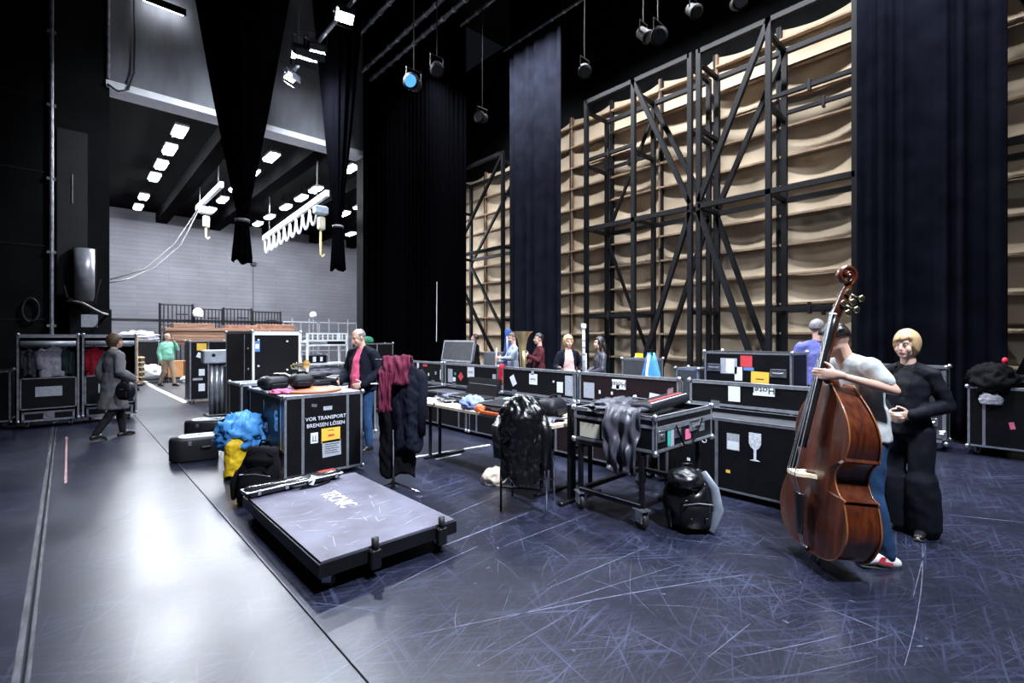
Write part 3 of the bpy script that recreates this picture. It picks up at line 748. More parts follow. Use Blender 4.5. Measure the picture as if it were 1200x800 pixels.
c.on('F', MB().prism([(.53 * W_, .452 * H_), (.61 * W_, .457 * H_), (.615 * W_, .482 * H_), (.535 * W_, .477 * H_)], -.004, -.0022), 'print_line', INKR)
c.on('F', MB().bb(.53 * W_, .61 * W_, -.004, -.0022, .53 * H_, .536 * H_), 'print_line', INK)
c.sticker('F', .58 * W_, .30 * H_, .215, .185, PAPERG, -.03, name='grey_label')
for k in range(5): c.on('F', MB().bb(.49 * W_, .67 * W_ - .02 * (k % 2), -.004, -.0022, (.24 + k * .028) * H_, (.247 + k * .028) * H_), 'print_line', INK)
c.sticker('F', .36 * W_, .87 * H_, .06, .035, STENG, .2)
for u, v in ((.82, .75), (.82, .62), (.82, .18), (.15, .6)): c.hw('L', LATCH, u * 1.3, v * H_)
c.hw('L', HANDLE, .5 * 1.3, .55 * H_)
c.sticker('L', .75 * 1.3, .85 * H_, .09, .1, mat('dark_red_label', (0.12, 0.03, 0.035), .6)); c.sticker('L', .45 * 1.3, .78 * H_, .02, .2, PAPERG)
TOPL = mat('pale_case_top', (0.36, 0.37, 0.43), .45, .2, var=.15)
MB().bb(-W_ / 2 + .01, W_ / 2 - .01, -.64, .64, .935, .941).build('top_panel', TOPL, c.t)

# low case behind it, tall case, case with silver corner
c = Case('low black case between the labelled case and the tall black case', 2.10, 7.05, 0, .98, .56, .98, .1, LAM, None, (), ())
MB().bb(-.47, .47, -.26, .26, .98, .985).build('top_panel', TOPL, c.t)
c = Case('tall black case with white front edges standing behind the labelled case', 2.25, 8.2, 0, .66, 1.5, 1.66, .12, LAM, None, ())
c.on('F', MB().bb(.0, .66, -.012, .0, 1.49, 1.54), 'white_edge', WHITEB); c.on('F', MB().bb(0, .028, -.012, 0, 0, 1.5), 'white_edge', WHITEB); c.on('F', MB().bb(.632, .66, -.012, 0, 0, 1.5), 'white_edge', WHITEB)
c.sticker('F', .065, 1.33, .07, .15, BLUES); c.sticker('F', .065, 1.33, .05, .07, PAPER).location.y = -.002
for u, v in ((.08, 1.42), (.47, 1.40), (.47, .98), (.08, 1.05), (.3, .7)): c.on('F', MB().cyl((u, -.012, v), (u, .0, v), .014, 10), 'rivet', PAPER)
for u, v in ((1.32, 1.0), (1.32, .8), (1.3, 1.3)): c.on('L', MB().cyl((u, -.012, v), (u, .0, v), .016, 10), 'rivet', PAPERG)
c.on('L', MB().bb(1.1, 1.115, -.008, 0, .2, 1.5), 'strip', ALUD)
c = Case('silver-edged case behind the right end of the orange drum lid', 3.15, 7.2, .1, .8, .5, .98, .1, LAM)
c.hw('F', HANDLE, .25, .74)

# case with yellow label near portal, silver stand
c = Case('tall case with yellow and white labels standing by the portal', 2.55, 13.75, 0, .84, .6, 1.49, .08, LAM, None, (.45,), (), ALUD)
c.sticker('F', .24, 1.27, .2, .17, YEL); c.sticker('F', .22, 1.06, .16, .12, PAPER, .4); c.sticker('F', .24, .66, .12, .16, PAPER); c.sticker('F', .24, .3, .13, .18, PAPER); c.sticker('F', .16, .5, .2, .05, PAPERG)
t = thing('steel_stand', 'brushed metal stand with a wide box head, beside the tall black case', 'stand', (2.22, 11.15, 0))
GM = mat('pale_metal', (0.45, 0.46, 0.5), .3, .7)
MB().cbox((0, 0, 1.19), (.50, .3, .27), .02).build('head_box', mat('pale_enamel', (0.42, 0.44, 0.50), .5), t)
MB().lathe([(.035, -.02), (.035, .0)], 14, (-.08, -.151, 1.22), Matrix.Rotation(PI / 2, 3, 'X')).build('lock', BLKM, t)
for x in (-.09, 0, .09): MB().cyl((x, 0, .04), (x, 0, 1.06), .045, 12).build('column', GM, t, True)
MB().cbox((0, 0, .02), (.4, .4, .04), .01).build('base', BLKM, t)
MB().bb(.16, .3, -.1, .2, .04, 1.0).build('side_panel', LAM, t)

# ---- row of opened long trunks
def trunk(y0, y1, base_h, label, body=LAM, strips=(.12, .5, .88)):
    W = y1 - y0
    c = Case(label, (4.77 + 5.48) / 2, (y0 + y1) / 2, -PI / 2, W, .71, base_h, .06, body, None, strips, (), ALUD, .026, 'long trunks with raised lids in a row', 'bass_trunk', cat='trunk', hollow=.05)
    zl, zh = base_h + .02, 1.07
    c.zl = zl; c.lh = zh - zl
    MB().bb(-W / 2 + .01, W / 2 - .01, .36, .44, zl, zh).build('lid', body, c.t)
    edge_frame(MB(), -W / 2 + .01, W / 2 - .01, .355, .445, zl, zh, .035).build('lid_frame', ALU, c.t)
    for x in (-1, 1):
        for z in (zl, zh): dup_mesh('ball_corner', CORN, c.t, (x * (W / 2 - .01), .357, z))
        MB().bb(x * W * .3 - .05, x * W * .3 + .05, .345, .36, base_h - .06, zl + .06).build('hinge', STEEL, c.t)
    def lid_sticker(u, v, w, h, m, rot=0.0):
        return MB().box((0, 0, 0), (w, .002, h)).tr(Matrix.Translation((-W / 2 + u * W, .3535, zl + v * c.lh)) @ Matrix.Rotation(rot, 4, 'Y')).build('sticker', m, c.t)
    c.lid_sticker = lid_sticker
    def lid_text(u, v, size, body_, m, flip=PI):
        return text(body_, size, m, c.t, xz_face(-W / 2 + u * W, .351, zl + v * c.lh, flip))
    c.lid_text = lid_text
    return c
c = trunk(7.92, 9.55, .62, 'farthest long trunk in the row, raised lid with small white papers and a red tag')
c.lid_sticker(.42, .45, .13, .2, PAPERG); c.lid_sticker(.45, .8, .08, .1, PAPER); c.lid_sticker(.62, .82, .16, .05, REDS); c.lid_sticker(.7, .4, .05, .06, PAPER); c.lid_sticker(.36, .2, .08, .12, PAPER)
c.lid_sticker(.86, .5, .05, .06, PAPERG); c.lid_sticker(.97, .45, .05, .2, PAPER)
c = trunk(6.22, 7.84, .62, 'long trunk in the row whose lid carries a red diamond sticker')
c.lid_sticker(.12, .45, .15, .26, PAPERG); c.lid_sticker(.33, .45, .12, .12, REDS, PI / 4); c.lid_sticker(.52, .68, .2, .19, PAPER); c.lid_sticker(.2, .3, .09, .08, PAPER); c.lid_sticker(.22, .55, .05, .05, GRNS); c.lid_sticker(.93, .4, .09, .24, PAPERG); c.lid_sticker(.93, .3, .06, .08, GRNS)
c.lid_text(.52, .68, .05, 'Hotel', INK)
c = trunk(4.52, 6.14, .62, 'long trunk in the row behind the chair with the leather jacket')
c.lid_sticker(.18, .5, .11, .17, PAPER, -.5); c.lid_sticker(.47, .62, .18, .17, PAPER); c.lid_sticker(.46, .85, .06, .06, PAPERG); c.lid_sticker(.82, .42, .12, .16, PAPER); c.lid_sticker(.93, .5, .15, .3, PAPERG); c.lid_sticker(.74, .6, .03, .03, PAPER)
c.lid_text(.47, .62, .045, 'Hotel', INK)
c = trunk(2.87, 4.45, .62, 'brownish long trunk in the row behind the grey jacket, upside-down Hotel paper', LAMB)
c.lid_sticker(.12, .42, .19, .22, PAPERG); c.lid_sticker(.44, .70, .22, .13, PAPER); c.lid_sticker(.43, .6, .05, .06, PAPER); c.lid_sticker(.78, .33, .15, .16, PAPER, .1); c.lid_sticker(.37, .4, .03, .04, PAPER); c.lid_sticker(.24, .4, .03, .05, PAPER); c.lid_sticker(.6, .3, .03, .06, PAPER, .4)
c.lid_text(.44, .71, .10, 'Hotel', INK)
c = trunk(1.13, 2.76, .77, 'nearest and tallest long trunk in the row, ATTENTION stencil and glass symbol', LAM, (.07, .40, .985))
W = 1.63; h = .71
c.text('F', .235 * W, .86 * h, .075, 'VORSICHT', STENG, bold=.002); c.text('F', .235 * W, .75 * h, .075, 'ATTENTION', STEN, bold=.001); c.text('F', .235 * W, .655 * h, .075, 'CUIDADO', STEN, bold=.001)
c.sticker('F', .50 * W, .70 * h, .12, .16, PAPERG); c.sticker('F', .50 * W, .65 * h, .11, .08, PAPER).location.y = -.001
c.sticker('F', .22 * W, .34 * h, .035, .03, PAPER); c.sticker('F', .47 * W, .28 * h, .04, .03, YEL)
gl = [(-.055, .13), (.055, .13), (.055, .03), (.04, -.005), (.012, -.03), (.012, -.12), (.05, -.135), (-.05, -.135), (-.012, -.12), (-.012, -.03), (-.04, -.005), (-.055, .03)]
c.on('F', MB().prism([(x + .625 * W, z + .68 * h) for x, z in gl], -.003, -.001), 'glass_symbol', STEN)
c.lid_sticker(.33, .55, .13, .17, PAPER); c.lid_sticker(.52, .80, .22, .13, PAPER); c.lid_text(.52, .80, .10, 'Hotel', INK)

# ---- cases behind the row
c = Case('upright case with handles, red and yellow stickers, behind the tallest trunk', 6.9, 2.53, -PI / 2, 1.12, .6, 1.38, .12, LAM, None, ())
hh = 1.26; c.hw('F', HANDLE, .14, 1.04); c.hw('F', HANDLE, .96, 1.0)
c.sticker('F', .34, 1.07, .22, .21, PAPERG); c.sticker('F', .36, 1.07, .11, .19, PAPER).location.y = -.001; c.sticker('F', .47, .97, .10, .18, PAPER); c.sticker('F', .57, 1.14, .15, .15, REDS); c.sticker('F', .60, 1.04, .13, .04, BLUES); c.sticker('F', .74, .91, .22, .2, YEL, .03)
c.on('F', MB().bb(.69, .79, -.004, -.0022, .91, .92), 'print_line', INK)
c = Case('small grey-panelled case behind the trunk with the Hotel paper', 6.75, 4.18, -PI / 2, .5, .4, 1.24, .12, mat('grey_panel', (0.045, 0.047, 0.055), .6))
c = Case('tiny open lid just left of the upright sticker-covered case', 6.9, 3.4, -PI / 2, .36, .4, 1.12, .12, mat('grey_panel', (0.045, 0.047, 0.055), .6))
# leaning raised lid at the back
t = thing('flight_case', 'open case at the back whose raised grey lid leans left of the players', 'flight case', (6.85, 9.75, 0), -PI / 2, 'flight cases on the stage')
MB().bb(-.65, .65, -.3, .3, .12, .95).build('body', LAM, t); edge_frame(MB(), -.65, .65, -.3, .3, .12, .95).build('aluminium_frame', ALU, t)
mm = Matrix.Translation((0, .3, .97)) @ Matrix.Rotation(-.2, 4, 'X')
lid = MB().bb(-.62, .62, 0, .05, 0, .52).tr(mm).build('lid', mat('grey_panel', (0.045, 0.047, 0.055), .6), t)
edge_frame(MB(), -.64, .64, 0, .06, 0, .54, .04).tr(mm).build('lid_frame', ALU, t)
for x in (-.5, .5):
    for y in (-.2, .2): caster(t, x, y)
c = Case('grey padded case standing behind the man in the light shirt', 7.6, 8.72, -PI / 2, .45, .4, 1.22, .12, mat('soft_grey', (0.10, 0.10, 0.115), .7))

# ---- cases at right
c = Case('upright silver-framed case standing behind the woman in the dark suit', 9.02, 1.22, -PI / 2, .98, .42, 1.17, .12, mat('grey_black_panel', (0.022, 0.023, 0.028), .6), None, (), (), ALU, .045)
c.on('F', MB().bb(.0, .98, -.016, 0, .93, .99), 'top_extrusion', ALU); c.on('F', MB().bb(0, .98, -.03, -.0, 1.03, 1.06), 'rail_tube', ALU)
c.hw('F', HANDLE, .80, .28); c.hw('F', LATCH, .93, .80); c.hw('F', LATCH, .93, .12); c.hw('F', LATCH, .72, .07)
c.on('R', MB().bb(.1, .3, -.004, 0, .4, .75), 'grey_patch', PAPERG)
c = Case('low wide black case under dark clothes at the right edge', 9.25, -.42, -PI / 2, 1.9, .7, .92, .12, LAM, None, (.085,), ())
c.sticker('F', .42, .32, .05, .09, PINKS, -.2); c.sticker('F', .75, .62, .05, .12, GRNS)
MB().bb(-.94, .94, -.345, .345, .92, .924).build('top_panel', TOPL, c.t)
rl = thing('signal_lamp', 'small red lamp on a stem above the dark clothes at right', 'lamp', (9.2, .18, .925))
MB().cyl((0, 0, 0), (0, 0, .30), .012, 8).build('stem', STEEL, rl); MB().lathe([(.05, 0), (.05, .01)], 12).build('base', BLKM, rl)
MB().ell((0, 0, .34), (.032, .032, .045), 12, 8).build('bulb', mat('red_lens', (0.75, 0.03, 0.06), .25), rl, True)

# ---- wardrobe trunks at left
def wardrobe(label, cx, cy, W=.76, H=1.63, D=.6):
    t = thing('wardrobe_trunk', label, 'trunk', (cx, cy, 0), 0, 'open wardrobe trunks against the left wall')
    k = .025
    MB().bb(-W / 2, W / 2, D / 2 - k, D / 2, .12, H).build('back_panel', LAM, t)
    for s in (-1, 1): MB().bb(s * W / 2 - (k if s > 0 else 0), s * W / 2 + (k if s < 0 else 0), -D / 2, D / 2 - k, .12, H).build('side_panel', LAM, t)
    MB().bb(-W / 2 + k, W / 2 - k, -D / 2, D / 2 - k, H - k, H).build('top_panel', LAM, t); MB().bb(-W / 2 + k, W / 2 - k, -D / 2, D / 2 - k, .12, .14).build('bottom_panel', LAM, t)
    MB().bb(-W / 2, W / 2, -D / 2 - .012, -D / 2, H - .06, H).build('top_rail', ALU, t)
    MB().cyl((-W / 2 + .03, -D / 2 - .03, H - .16), (W / 2 - .03, -D / 2 - .03, H - .16), .045, 12).build('roller_shutter', mat('grey_shutter', (0.42, 0.45, 0.5), .4, .4), t, True)
    MB().cyl((-W / 2 + k, 0, H - .22), (W / 2 - k, 0, H - .22), .014, 8).build('hanging_rail', STEEL, t)
    dp = MB().bb(-W / 2 + .03, W / 2 - .03, -D / 2 - .005, -D / 2 + .015, .36, .86).build('front_panel', LAM, t)
    edge_frame(MB(), -W / 2 + .02, W / 2 - .02, -D / 2 - .01, -D / 2 + .018, .33, .88, .025).build('panel_frame', ALUD, t)
    MB().bb(-.17, .17, -D / 2 - .012, -D / 2 - .008, .55, .72).build('paper_label', PAPERG, t)
    dw = MB().bb(-W / 2 + .05, W / 2 - .05, -D / 2 - .012, -D / 2 + .3, .13, .29).build('drawer', LAM, t)
    edge_frame(MB(), -W / 2 + .05, W / 2 - .05, -D / 2 - .016, -D / 2, .13, .29, .03).build('drawer_frame', ALUD, dw)
    o = dup_mesh('butterfly_latch', LATCH, dw, (0, -D / 2 - .02, .22)); o.scale = (1.3, 1, 1.1)
    for s in (-1, 1):
        MB().bb(s * W / 2 - .013, s * W / 2 + .013, -D / 2 - .012, -D / 2 + .02, .12, H).build('edge_strip', ALUD, t)
        for z in (.14, H): dup_mesh('ball_corner', CORN, t, (s * W / 2, -D / 2, z))
        for y in (-.2, .2): caster(t, s * (W / 2 - .1), y)
    return t
w1, w2 = V((-.225, 11.95, 0)), V((.60, 12.0, 0))
wardrobe('open wardrobe trunk with a pale jacket hanging in it', w1.x, w1.y)
wardrobe('open wardrobe trunk with a red garment, behind the woman in the grey coat', w2.x, w2.y)
c = Case('dark case cut off by the left picture edge', at_z(-2, 503).x - .25, at_z(-2, 503).y + .3, 0, .8, .6, 1.0, .12, LAM, None, (), (), ALUD)
c.hw('F', HANDLE, .55, .42)

# ---- the flat platform (case base) in front
t = thing('case_platform', 'flat wheeled platform with pale scuffed top lying on the stage floor', 'platform', (1.63, 3.77, 0), 0)
PW, PD = 1.0, 1.70
PTOP = mat('scuffed_lilac_plywood', (0.095, 0.091, 0.128), .6, var=.4, scale=3.5, bump=.2, bscale=30)
MB().bb(-PW / 2, PW / 2, -PD / 2, PD / 2, .185, .215).build('deck', PTOP, t)
MB().bb(-PW / 2 + .01, PW / 2 - .01, -PD / 2 + .01, PD / 2 - .01, .12, .185).build('frame', BLKM, t)
for x0, x1, y0, y1 in ((-PW / 2 - .012, PW / 2 + .012, -PD / 2 - .012, -PD / 2), (-PW / 2 - .012, PW / 2 + .012, PD / 2, PD / 2 + .012), (-PW / 2 - .012, -PW / 2, -PD / 2, PD / 2), (PW / 2, PW / 2 + .012, -PD / 2, PD / 2)):
    MB().bb(x0, x1, y0, y1, .115, .2).build('edge_rail', BLKM, t)
for x, y in ((-.16, -.886), (.36, -.886)):
    MB().cbox((x, y, .14), (.075, .05, .13), .01).build('bracket', BLKM, t); MB().cyl((x, y, .2), (x, y, .275), .024, 12).build('locking_pin', RUB, t, True)
for x in (-.42, .42):
    for y in (-.76, .76): caster(t, x, y, rnd.uniform(-1, 1), .98)
text('TECNIC', .135, mat('white_deck_paint', (0.85, 0.85, 0.88), .7, var=.1), t, Matrix.Translation((.04, .18, .2165)) @ Matrix.Rotation(math.radians(90), 4, 'Z') @ Matrix.Rotation(PI, 4, 'Z') @ Matrix.Diagonal((1.0, 1.5, 1, 1)))
pm, PS = MB(), mat('deck_scrape', (0.42, 0.41, 0.47), .6, var=.3)
for i in range(60):
    x, y = rnd.uniform(-.45, .3), rnd.uniform(-.8, .6); a = rnd.choice((.2, 1.3, 2.6)) + rnd.gauss(0, .2); L = rnd.uniform(.03, .2)
    strip(pm, (x, y, 0), (x + math.cos(a) * L, y + math.sin(a) * L, 0), rnd.uniform(.002, .005), 0, 3, .2157)
o = pm.build('deck_scrapes', PS, t); o['kind'] = 'stuff'

# ================================================================== SOFT THINGS, TABLES, CHAIR, CART
def fab(name, c, rough=.85, **k): return mat(name, c, rough, var=k.pop('var', .18), scale=k.pop('scale', 12), bump=k.pop('bump', .12), bscale=k.pop('bscale', 150), spec=k.pop('spec', .25), **k)
F_BLK = fab('black_cloth', (0.0035, 0.0035, 0.005), spec=.12); F_NAVY = fab('navy_cloth', (0.006, 0.0075, 0.015), spec=.12); F_MAR = fab('maroon_cloth', (0.115, 0.012, 0.035))
F_GREY = fab('grey_cloth', (0.16, 0.16, 0.19)); F_SILK = fab('dark_grey_nylon', (0.05, 0.05, 0.066), .42, spec=.5); F_BLUE = fab('bright_blue_nylon', (0.06, 0.24, 0.55), .5)
F_YEL = fab('yellow_nylon', (0.66, 0.42, 0.015), .55); F_WHT = fab('pale_cloth', (0.42, 0.41, 0.47)); F_RED = fab('red_cloth', (0.35, 0.012, 0.03)); F_PINK = fab('pink_cloth', (0.68, 0.13, 0.24))
F_LEA = mat('black_leather', (0.0035, 0.0035, 0.0045), .30, var=.3, scale=8, bump=.3, bscale=30); F_CREAM = fab('cream_paper', (0.55, 0.46, 0.38)); F_LBLUE = fab('pale_blue_fleece', (0.22, 0.28, 0.55))
F_GRN = fab('pale_green_cloth', (0.30, 0.52, 0.36)); F_PADS = fab('dark_case_cover', (0.007, 0.0075, 0.011), .5); F_LAV = fab('lavender_grey_cloth', (0.13, 0.13, 0.21))
ORANGE = mat('orange_plastic', (0.85, 0.13, 0.03), .5); TAN = mat('orange_tan_leather', (0.60, 0.19, 0.055), .55, var=.12); WOODT = mat('pale_wood_edge', (0.55, 0.45, 0.34), .6)

def garment(name, label, loc, rz, w, dp, h, m, cat='garment', sleeves=True, seed=0, shoulder=.16, flare=1.0, parent=None, group=None, folds=7, amp=.16, zb=0.0, pinch=.55, wamp=.012):
    """a garment hanging from its shoulders; top at loc, hem h below"""
    r = random.Random(seed); n = 96; rows = []
    for i in range(49):
        u = i / 48; z = -h * u
        rf = .30 + .70 * math.sqrt(min(1, u * h / .13))
        wd = rf * w / 2 * (pinch * .35 + (1 - pinch * .35) * min(1, (u * h / shoulder + .12)) ** .5) * (1 + (flare - 1) * u)
        dd = dp / 2 * (.35 + .65 * min(1, u * 4)) * (1 + (flare - 1) * u)
        ring = []
        for k in range(n):
            a = 2 * PI * k / n
            f = 1 + amp * min(1, u * 2.2) * math.sin(a * folds + seed + .5 * math.sin(a * 2 + u * 3)) * (.6 + .4 * math.sin(a * 3 + seed))
            ring.append((wd * math.cos(a), dd * math.sin(a) * f + .02 * noise.noise(V((math.cos(a) * 2, u * 5, seed))), z + (.03 * math.sin(a * 3 + seed) * u)))
        rows.append(ring)
    rows.insert(0, [(x * .25, y * .3, .012) for x, y, z in rows[0]])
    b = MB().rings(rows)
    if sleeves:
        for s in (-1, 1):
            sl = h * r.uniform(.72, .9); x = s * w * .46
            b.loft([(s * w * .34, 0, -shoulder * .55), (x, 0, -shoulder * 1.0), (x * 1.05, -.01, -sl * .5), (x * 1.0, -.02, -sl)], [.05, .062, .055, .05], 10)
    me = b.mesh(name, True); wrinkle(me, wamp, (11, 11, 7), seed); wrinkle(me, wamp * .5, (26, 26, 17), seed + 2)
    o = link(name, me, m, parent); o.location = loc; o.rotation_euler = (0, 0, rz)
    if label: tag(o, label, cat, group)
    return o
def pile(name, label, loc, size, m, cat, seed=0, rz=0.0, amp=.22, freq=2.2, parent=None, group=None, flat=.35, tilt=(0, 0)):
    n, k = 48, 24; vs, fs = [], []; b = MB(); rows = []
    for i in range(k + 1):
        a = PI * min(max(i / k, .02), .98); ring = []
        for j in range(n):
            c = 2 * PI * j / n; d = V((math.sin(a) * math.cos(c), math.sin(a) * math.sin(c), -math.cos(a)))
            q = d * freq + V((seed * 7.1, seed * 3.3, seed))
            f = 1 + amp * (1 - 2.4 * abs(noise.noise(q))) + amp * .5 * noise.noise(q * 2.3)
            p = V((d.x * size[0] / 2, d.y * size[1] / 2, d.z * size[2] / 2)) * f
            p.z = max(p.z, -size[2] / 2 * (1 - flat)) + size[2] / 2 * (1 - flat)
            ring.append(p)
        rows.append(ring)
    o = b.rings(rows).build(name, m, parent, True); o.location = loc; o.rotation_euler = (tilt[0], tilt[1], rz)
    if label: tag(o, label, cat, group)
    return o
def cloth_over(name, label, prof, width, loc, rz, m, cat='cloth', seed=0, amp=.02, parent=None, taper=0.0, thick=.012):
    """profile of (y, z) points swept along x, wrinkled: a cloth lying over an edge"""
    pts = []
    for i in range(len(prof) - 1):
        a, c = V((0, *prof[i])), V((0, *prof[i + 1])); st = max(2, int((c - a).length / .025))
        pts += [a.lerp(c, q / st) for q in range(st)]
    pts.append(V((0, *prof[-1]))); n = 34; rows = []
    for i, p in enumerate(pts):
        u = i / (len(pts) - 1); r = []
        for j in range(n + 1):
            s = -1 + 2 * j / n; wv = width / 2 * (1 - taper * u) * (1 + .08 * noise.noise(V((u * 4, s, seed))))
            q = V((s * wv, p.y, p.z)) + V((0, -1, .6)) * (amp * (.4 + u) * (math.sin(s * 4 + seed + u * 3) * .35 + 1.3 * noise.noise(V((s * 3, u * 6, seed + 9)))))
            r.append(q)
        rows.append(r)
    o = MB().rings(rows, False, False).build(name, m, parent, True); o.location = loc; o.rotation_euler = (0, 0, rz)
    md = o.modifiers.new('thick', 'SOLIDIFY'); md.thickness = thick
    if label: tag(o, label, cat)
    return o
def soft_bag(name, label, loc, size, rz, m, cat='instrument bag', seed=0, group=None, strap=True, pocket=True, tilt=0.0):
    t = thing(name, label, cat, loc, rz, group); a, b, h = size
    rows = []
    for i in range(9):
        v = i / 8; z = h * v; k = math.sin(PI * (v * .86 + .07)) ** .35; ring = []
        for j in range(28):
            c = 2 * PI * j / 28; x = math.copysign(abs(math.cos(c)) ** .55, math.cos(c)); y = math.copysign(abs(math.sin(c)) ** .55, math.sin(c))
            ring.append((x * a / 2 * k * (1 - tilt * v * .5), y * b / 2 * k, z + .012 * noise.noise(V((x * 3, y * 3, seed)))))
        rows.append(ring)
    MB().rings(rows).build('shell', m, t, True)
    MB().tube([(a / 2 * .93 * math.cos(c) ** 1, b / 2 * .93 * math.sin(c), h * .62) for c in [2 * PI * q / 24 for q in range(25)]], .007, 5).build('zip', F_GREY, t)
    if pocket: MB().cbox((0, -b / 2 + .004, h * .33), (a * .6, .03, h * .38), .012).build('pocket', m, t)
    if strap: MB().tube([(-a * .22, -b * .1, h * .97), (-a * .12, -b * .1, h * 1.12), (a * .12, -b * .1, h * 1.12), (a * .22, -b * .1, h * .97)], .014, 6).build('handle', F_BLK, t, True)
    return t

# ---- on top of the labelled case
Z = .942
t = thing('drum_lid', 'round orange leather lid lying on the labelled flight case', 'lid', (2.12, 5.78, Z))
MB().lathe([(.0, 0), (.33, 0), (.345, .006), (.345, .016), (.33, .022), (.05, .028), (.0, .028)], 40).build('disc', TAN, t, True); MB().lathe([(.33, .018), (.348, .014), (.348, .02), (.335, .026)], 40).build('rim', mat('dark_tan', (0.3, 0.09, 0.03), .5), t, True)
soft_bag('instrument_bag', 'dark bag at the left end of the labelled case top', (1.86, 6.28, Z), (.34, .30, .16), .15, F_PADS, seed=1, group='instrument bags on the labelled case')
soft_bag('instrument_bag', 'round black bag in the middle of the labelled case top', (2.06, 5.92, Z + .029), (.28, .26, .17), -.1, F_PADS, seed=2, group='instrument bags on the labelled case')
soft_bag('instrument_bag', 'long dark case cover at the right end of the labelled case top', (2.38, 6.38, Z), (.60, .22, .10), .12, F_PADS, seed=3, group='instrument bags on the labelled case', strap=False)
soft_bag('instrument_bag', 'upper long dark case cover, lying across the other bags', (2.36, 6.39, Z + .112), (.52, .20, .07), .05, F_PADS, seed=4, group='instrument bags on the labelled case', strap=False)
pile('pink_scarf', 'pink cloth on the front left corner of the labelled case', (1.80, 5.78, Z), (.22, .30, .05), F_PINK, 'cloth', 3, amp=.3)
cloth_over('cream_strap', 'cream cloth slung over the dark bag at left', [(-.2, .02), (-.1, .14), (.0, .19), (.12, .19), (.2, .1)], .09, (1.99, 6.30, Z), 1.2, F_CREAM, 'cloth', 2, .012)
t = thing('trumpet_bell', 'shiny brass ring of a trumpet standing among the bags', 'instrument', (2.26, 6.52, Z + .21), .5)
MB().lathe([(.06, 0), (.055, .012), (.03, .06), (.016, .14), (.012, .22)], 20, (0, -.1, .07), Matrix.Rotation(-PI / 2, 3, 'X'), False).build('bell', BRASS, t, True)
MB().tube([(0, .1, .07), (0, .16, .05), (0, .14, .012), (0, -.02, .012), (0, -.06, .035), (0, .1, .04)], .009, 8).build('tubing', BRASS, t, True)
for k in range(3): MB().cyl((0, .0 + .035 * k, 0), (0, .0 + .035 * k, .1), .011, 8).build('valve', CHROME, t, True)

# ---- horn cases, jacket, backpack, long case
def horn_case(label, x, y, rz, s=1.0):
    t = thing('horn_case', label, 'instrument case', (x, y, 0), rz, 'black horn cases with white patterned tops')
    out = []
    for a in range(-90, 91, 15): out.append((-.20 - .17 * math.cos(math.radians(a)), .19 * math.sin(math.radians(a)) - 0))
    out += [(.24, .19), (.27, .16), (.27, -.16), (.24, -.19)]
    def ring(z, k): return [(px * k * s, py * k * s, z * s) for px, py in out]
    MB().rings([ring(.0, .92), ring(.03, 1), ring(.32, 1), ring(.36, .95)]).build('shell', mat('ribbed_black_shell', (0.009, 0.009, 0.011), .5), t, True)
    MB().rings([[(px, py, pz) for px, py, pz in r] for r in ([(px * .80 * s + .04 * s, py * .84 * s, .36 * s) for px, py in out], [(px * .78 * s + .04 * s, py * .82 * s, .372 * s) for px, py in out])]).build('white_top', PAPER, t)
    r = random.Random(int(x * 100))
    for k in range(7): MB().cbox((r.uniform(-.15, .22) * s, r.uniform(-.11, .11) * s, .374 * s), (r.uniform(.03, .09) * s, r.uniform(.015, .05) * s, .006), .002).build('print_mark', INK, t)
    MB().tube([(.05 * s, -.2 * s, .22 * s), (.06 * s, -.235 * s, .22 * s), (.16 * s, -.235 * s, .22 * s), (.17 * s, -.2 * s, .22 * s)], .012, 6).build('handle', RUB, t)
    for k in (-.1, .2): MB().cbox((k * s, -.192 * s, .28 * s), (.04, .01, .05), .003).build('clasp', STEEL, t)
p = at_z(231, 540); horn_case('nearer black horn case with a white patterned top', p.x + .03, p.y + .12, -.18, .84)
p = at_z(243, 516); horn_case('farther black horn case with a white patterned top', p.x + .03, p.y + .1, -.55, .86)
t = thing('rain_jacket', 'blue and yellow rain jacket heaped beside the labelled flight case', 'jacket', (1.50, 6.20, 0))
garment('yellow_lining', None, (-.03, -.08, .52), .6, .40, .20, .50, F_YEL, sleeves=False, seed=4, parent=t, flare=1.1, pinch=.2)
pile('blue_shell', None, (0, 0, .30), (.46, .42, .44), F_BLUE, None, 5, 0, .32, 3.4, parent=t)
garment('blue_sleeve', None, (.05, -.10, .60), .2, .30, .16, .32, F_BLUE, sleeves=False, seed=7, parent=t, pinch=.3)
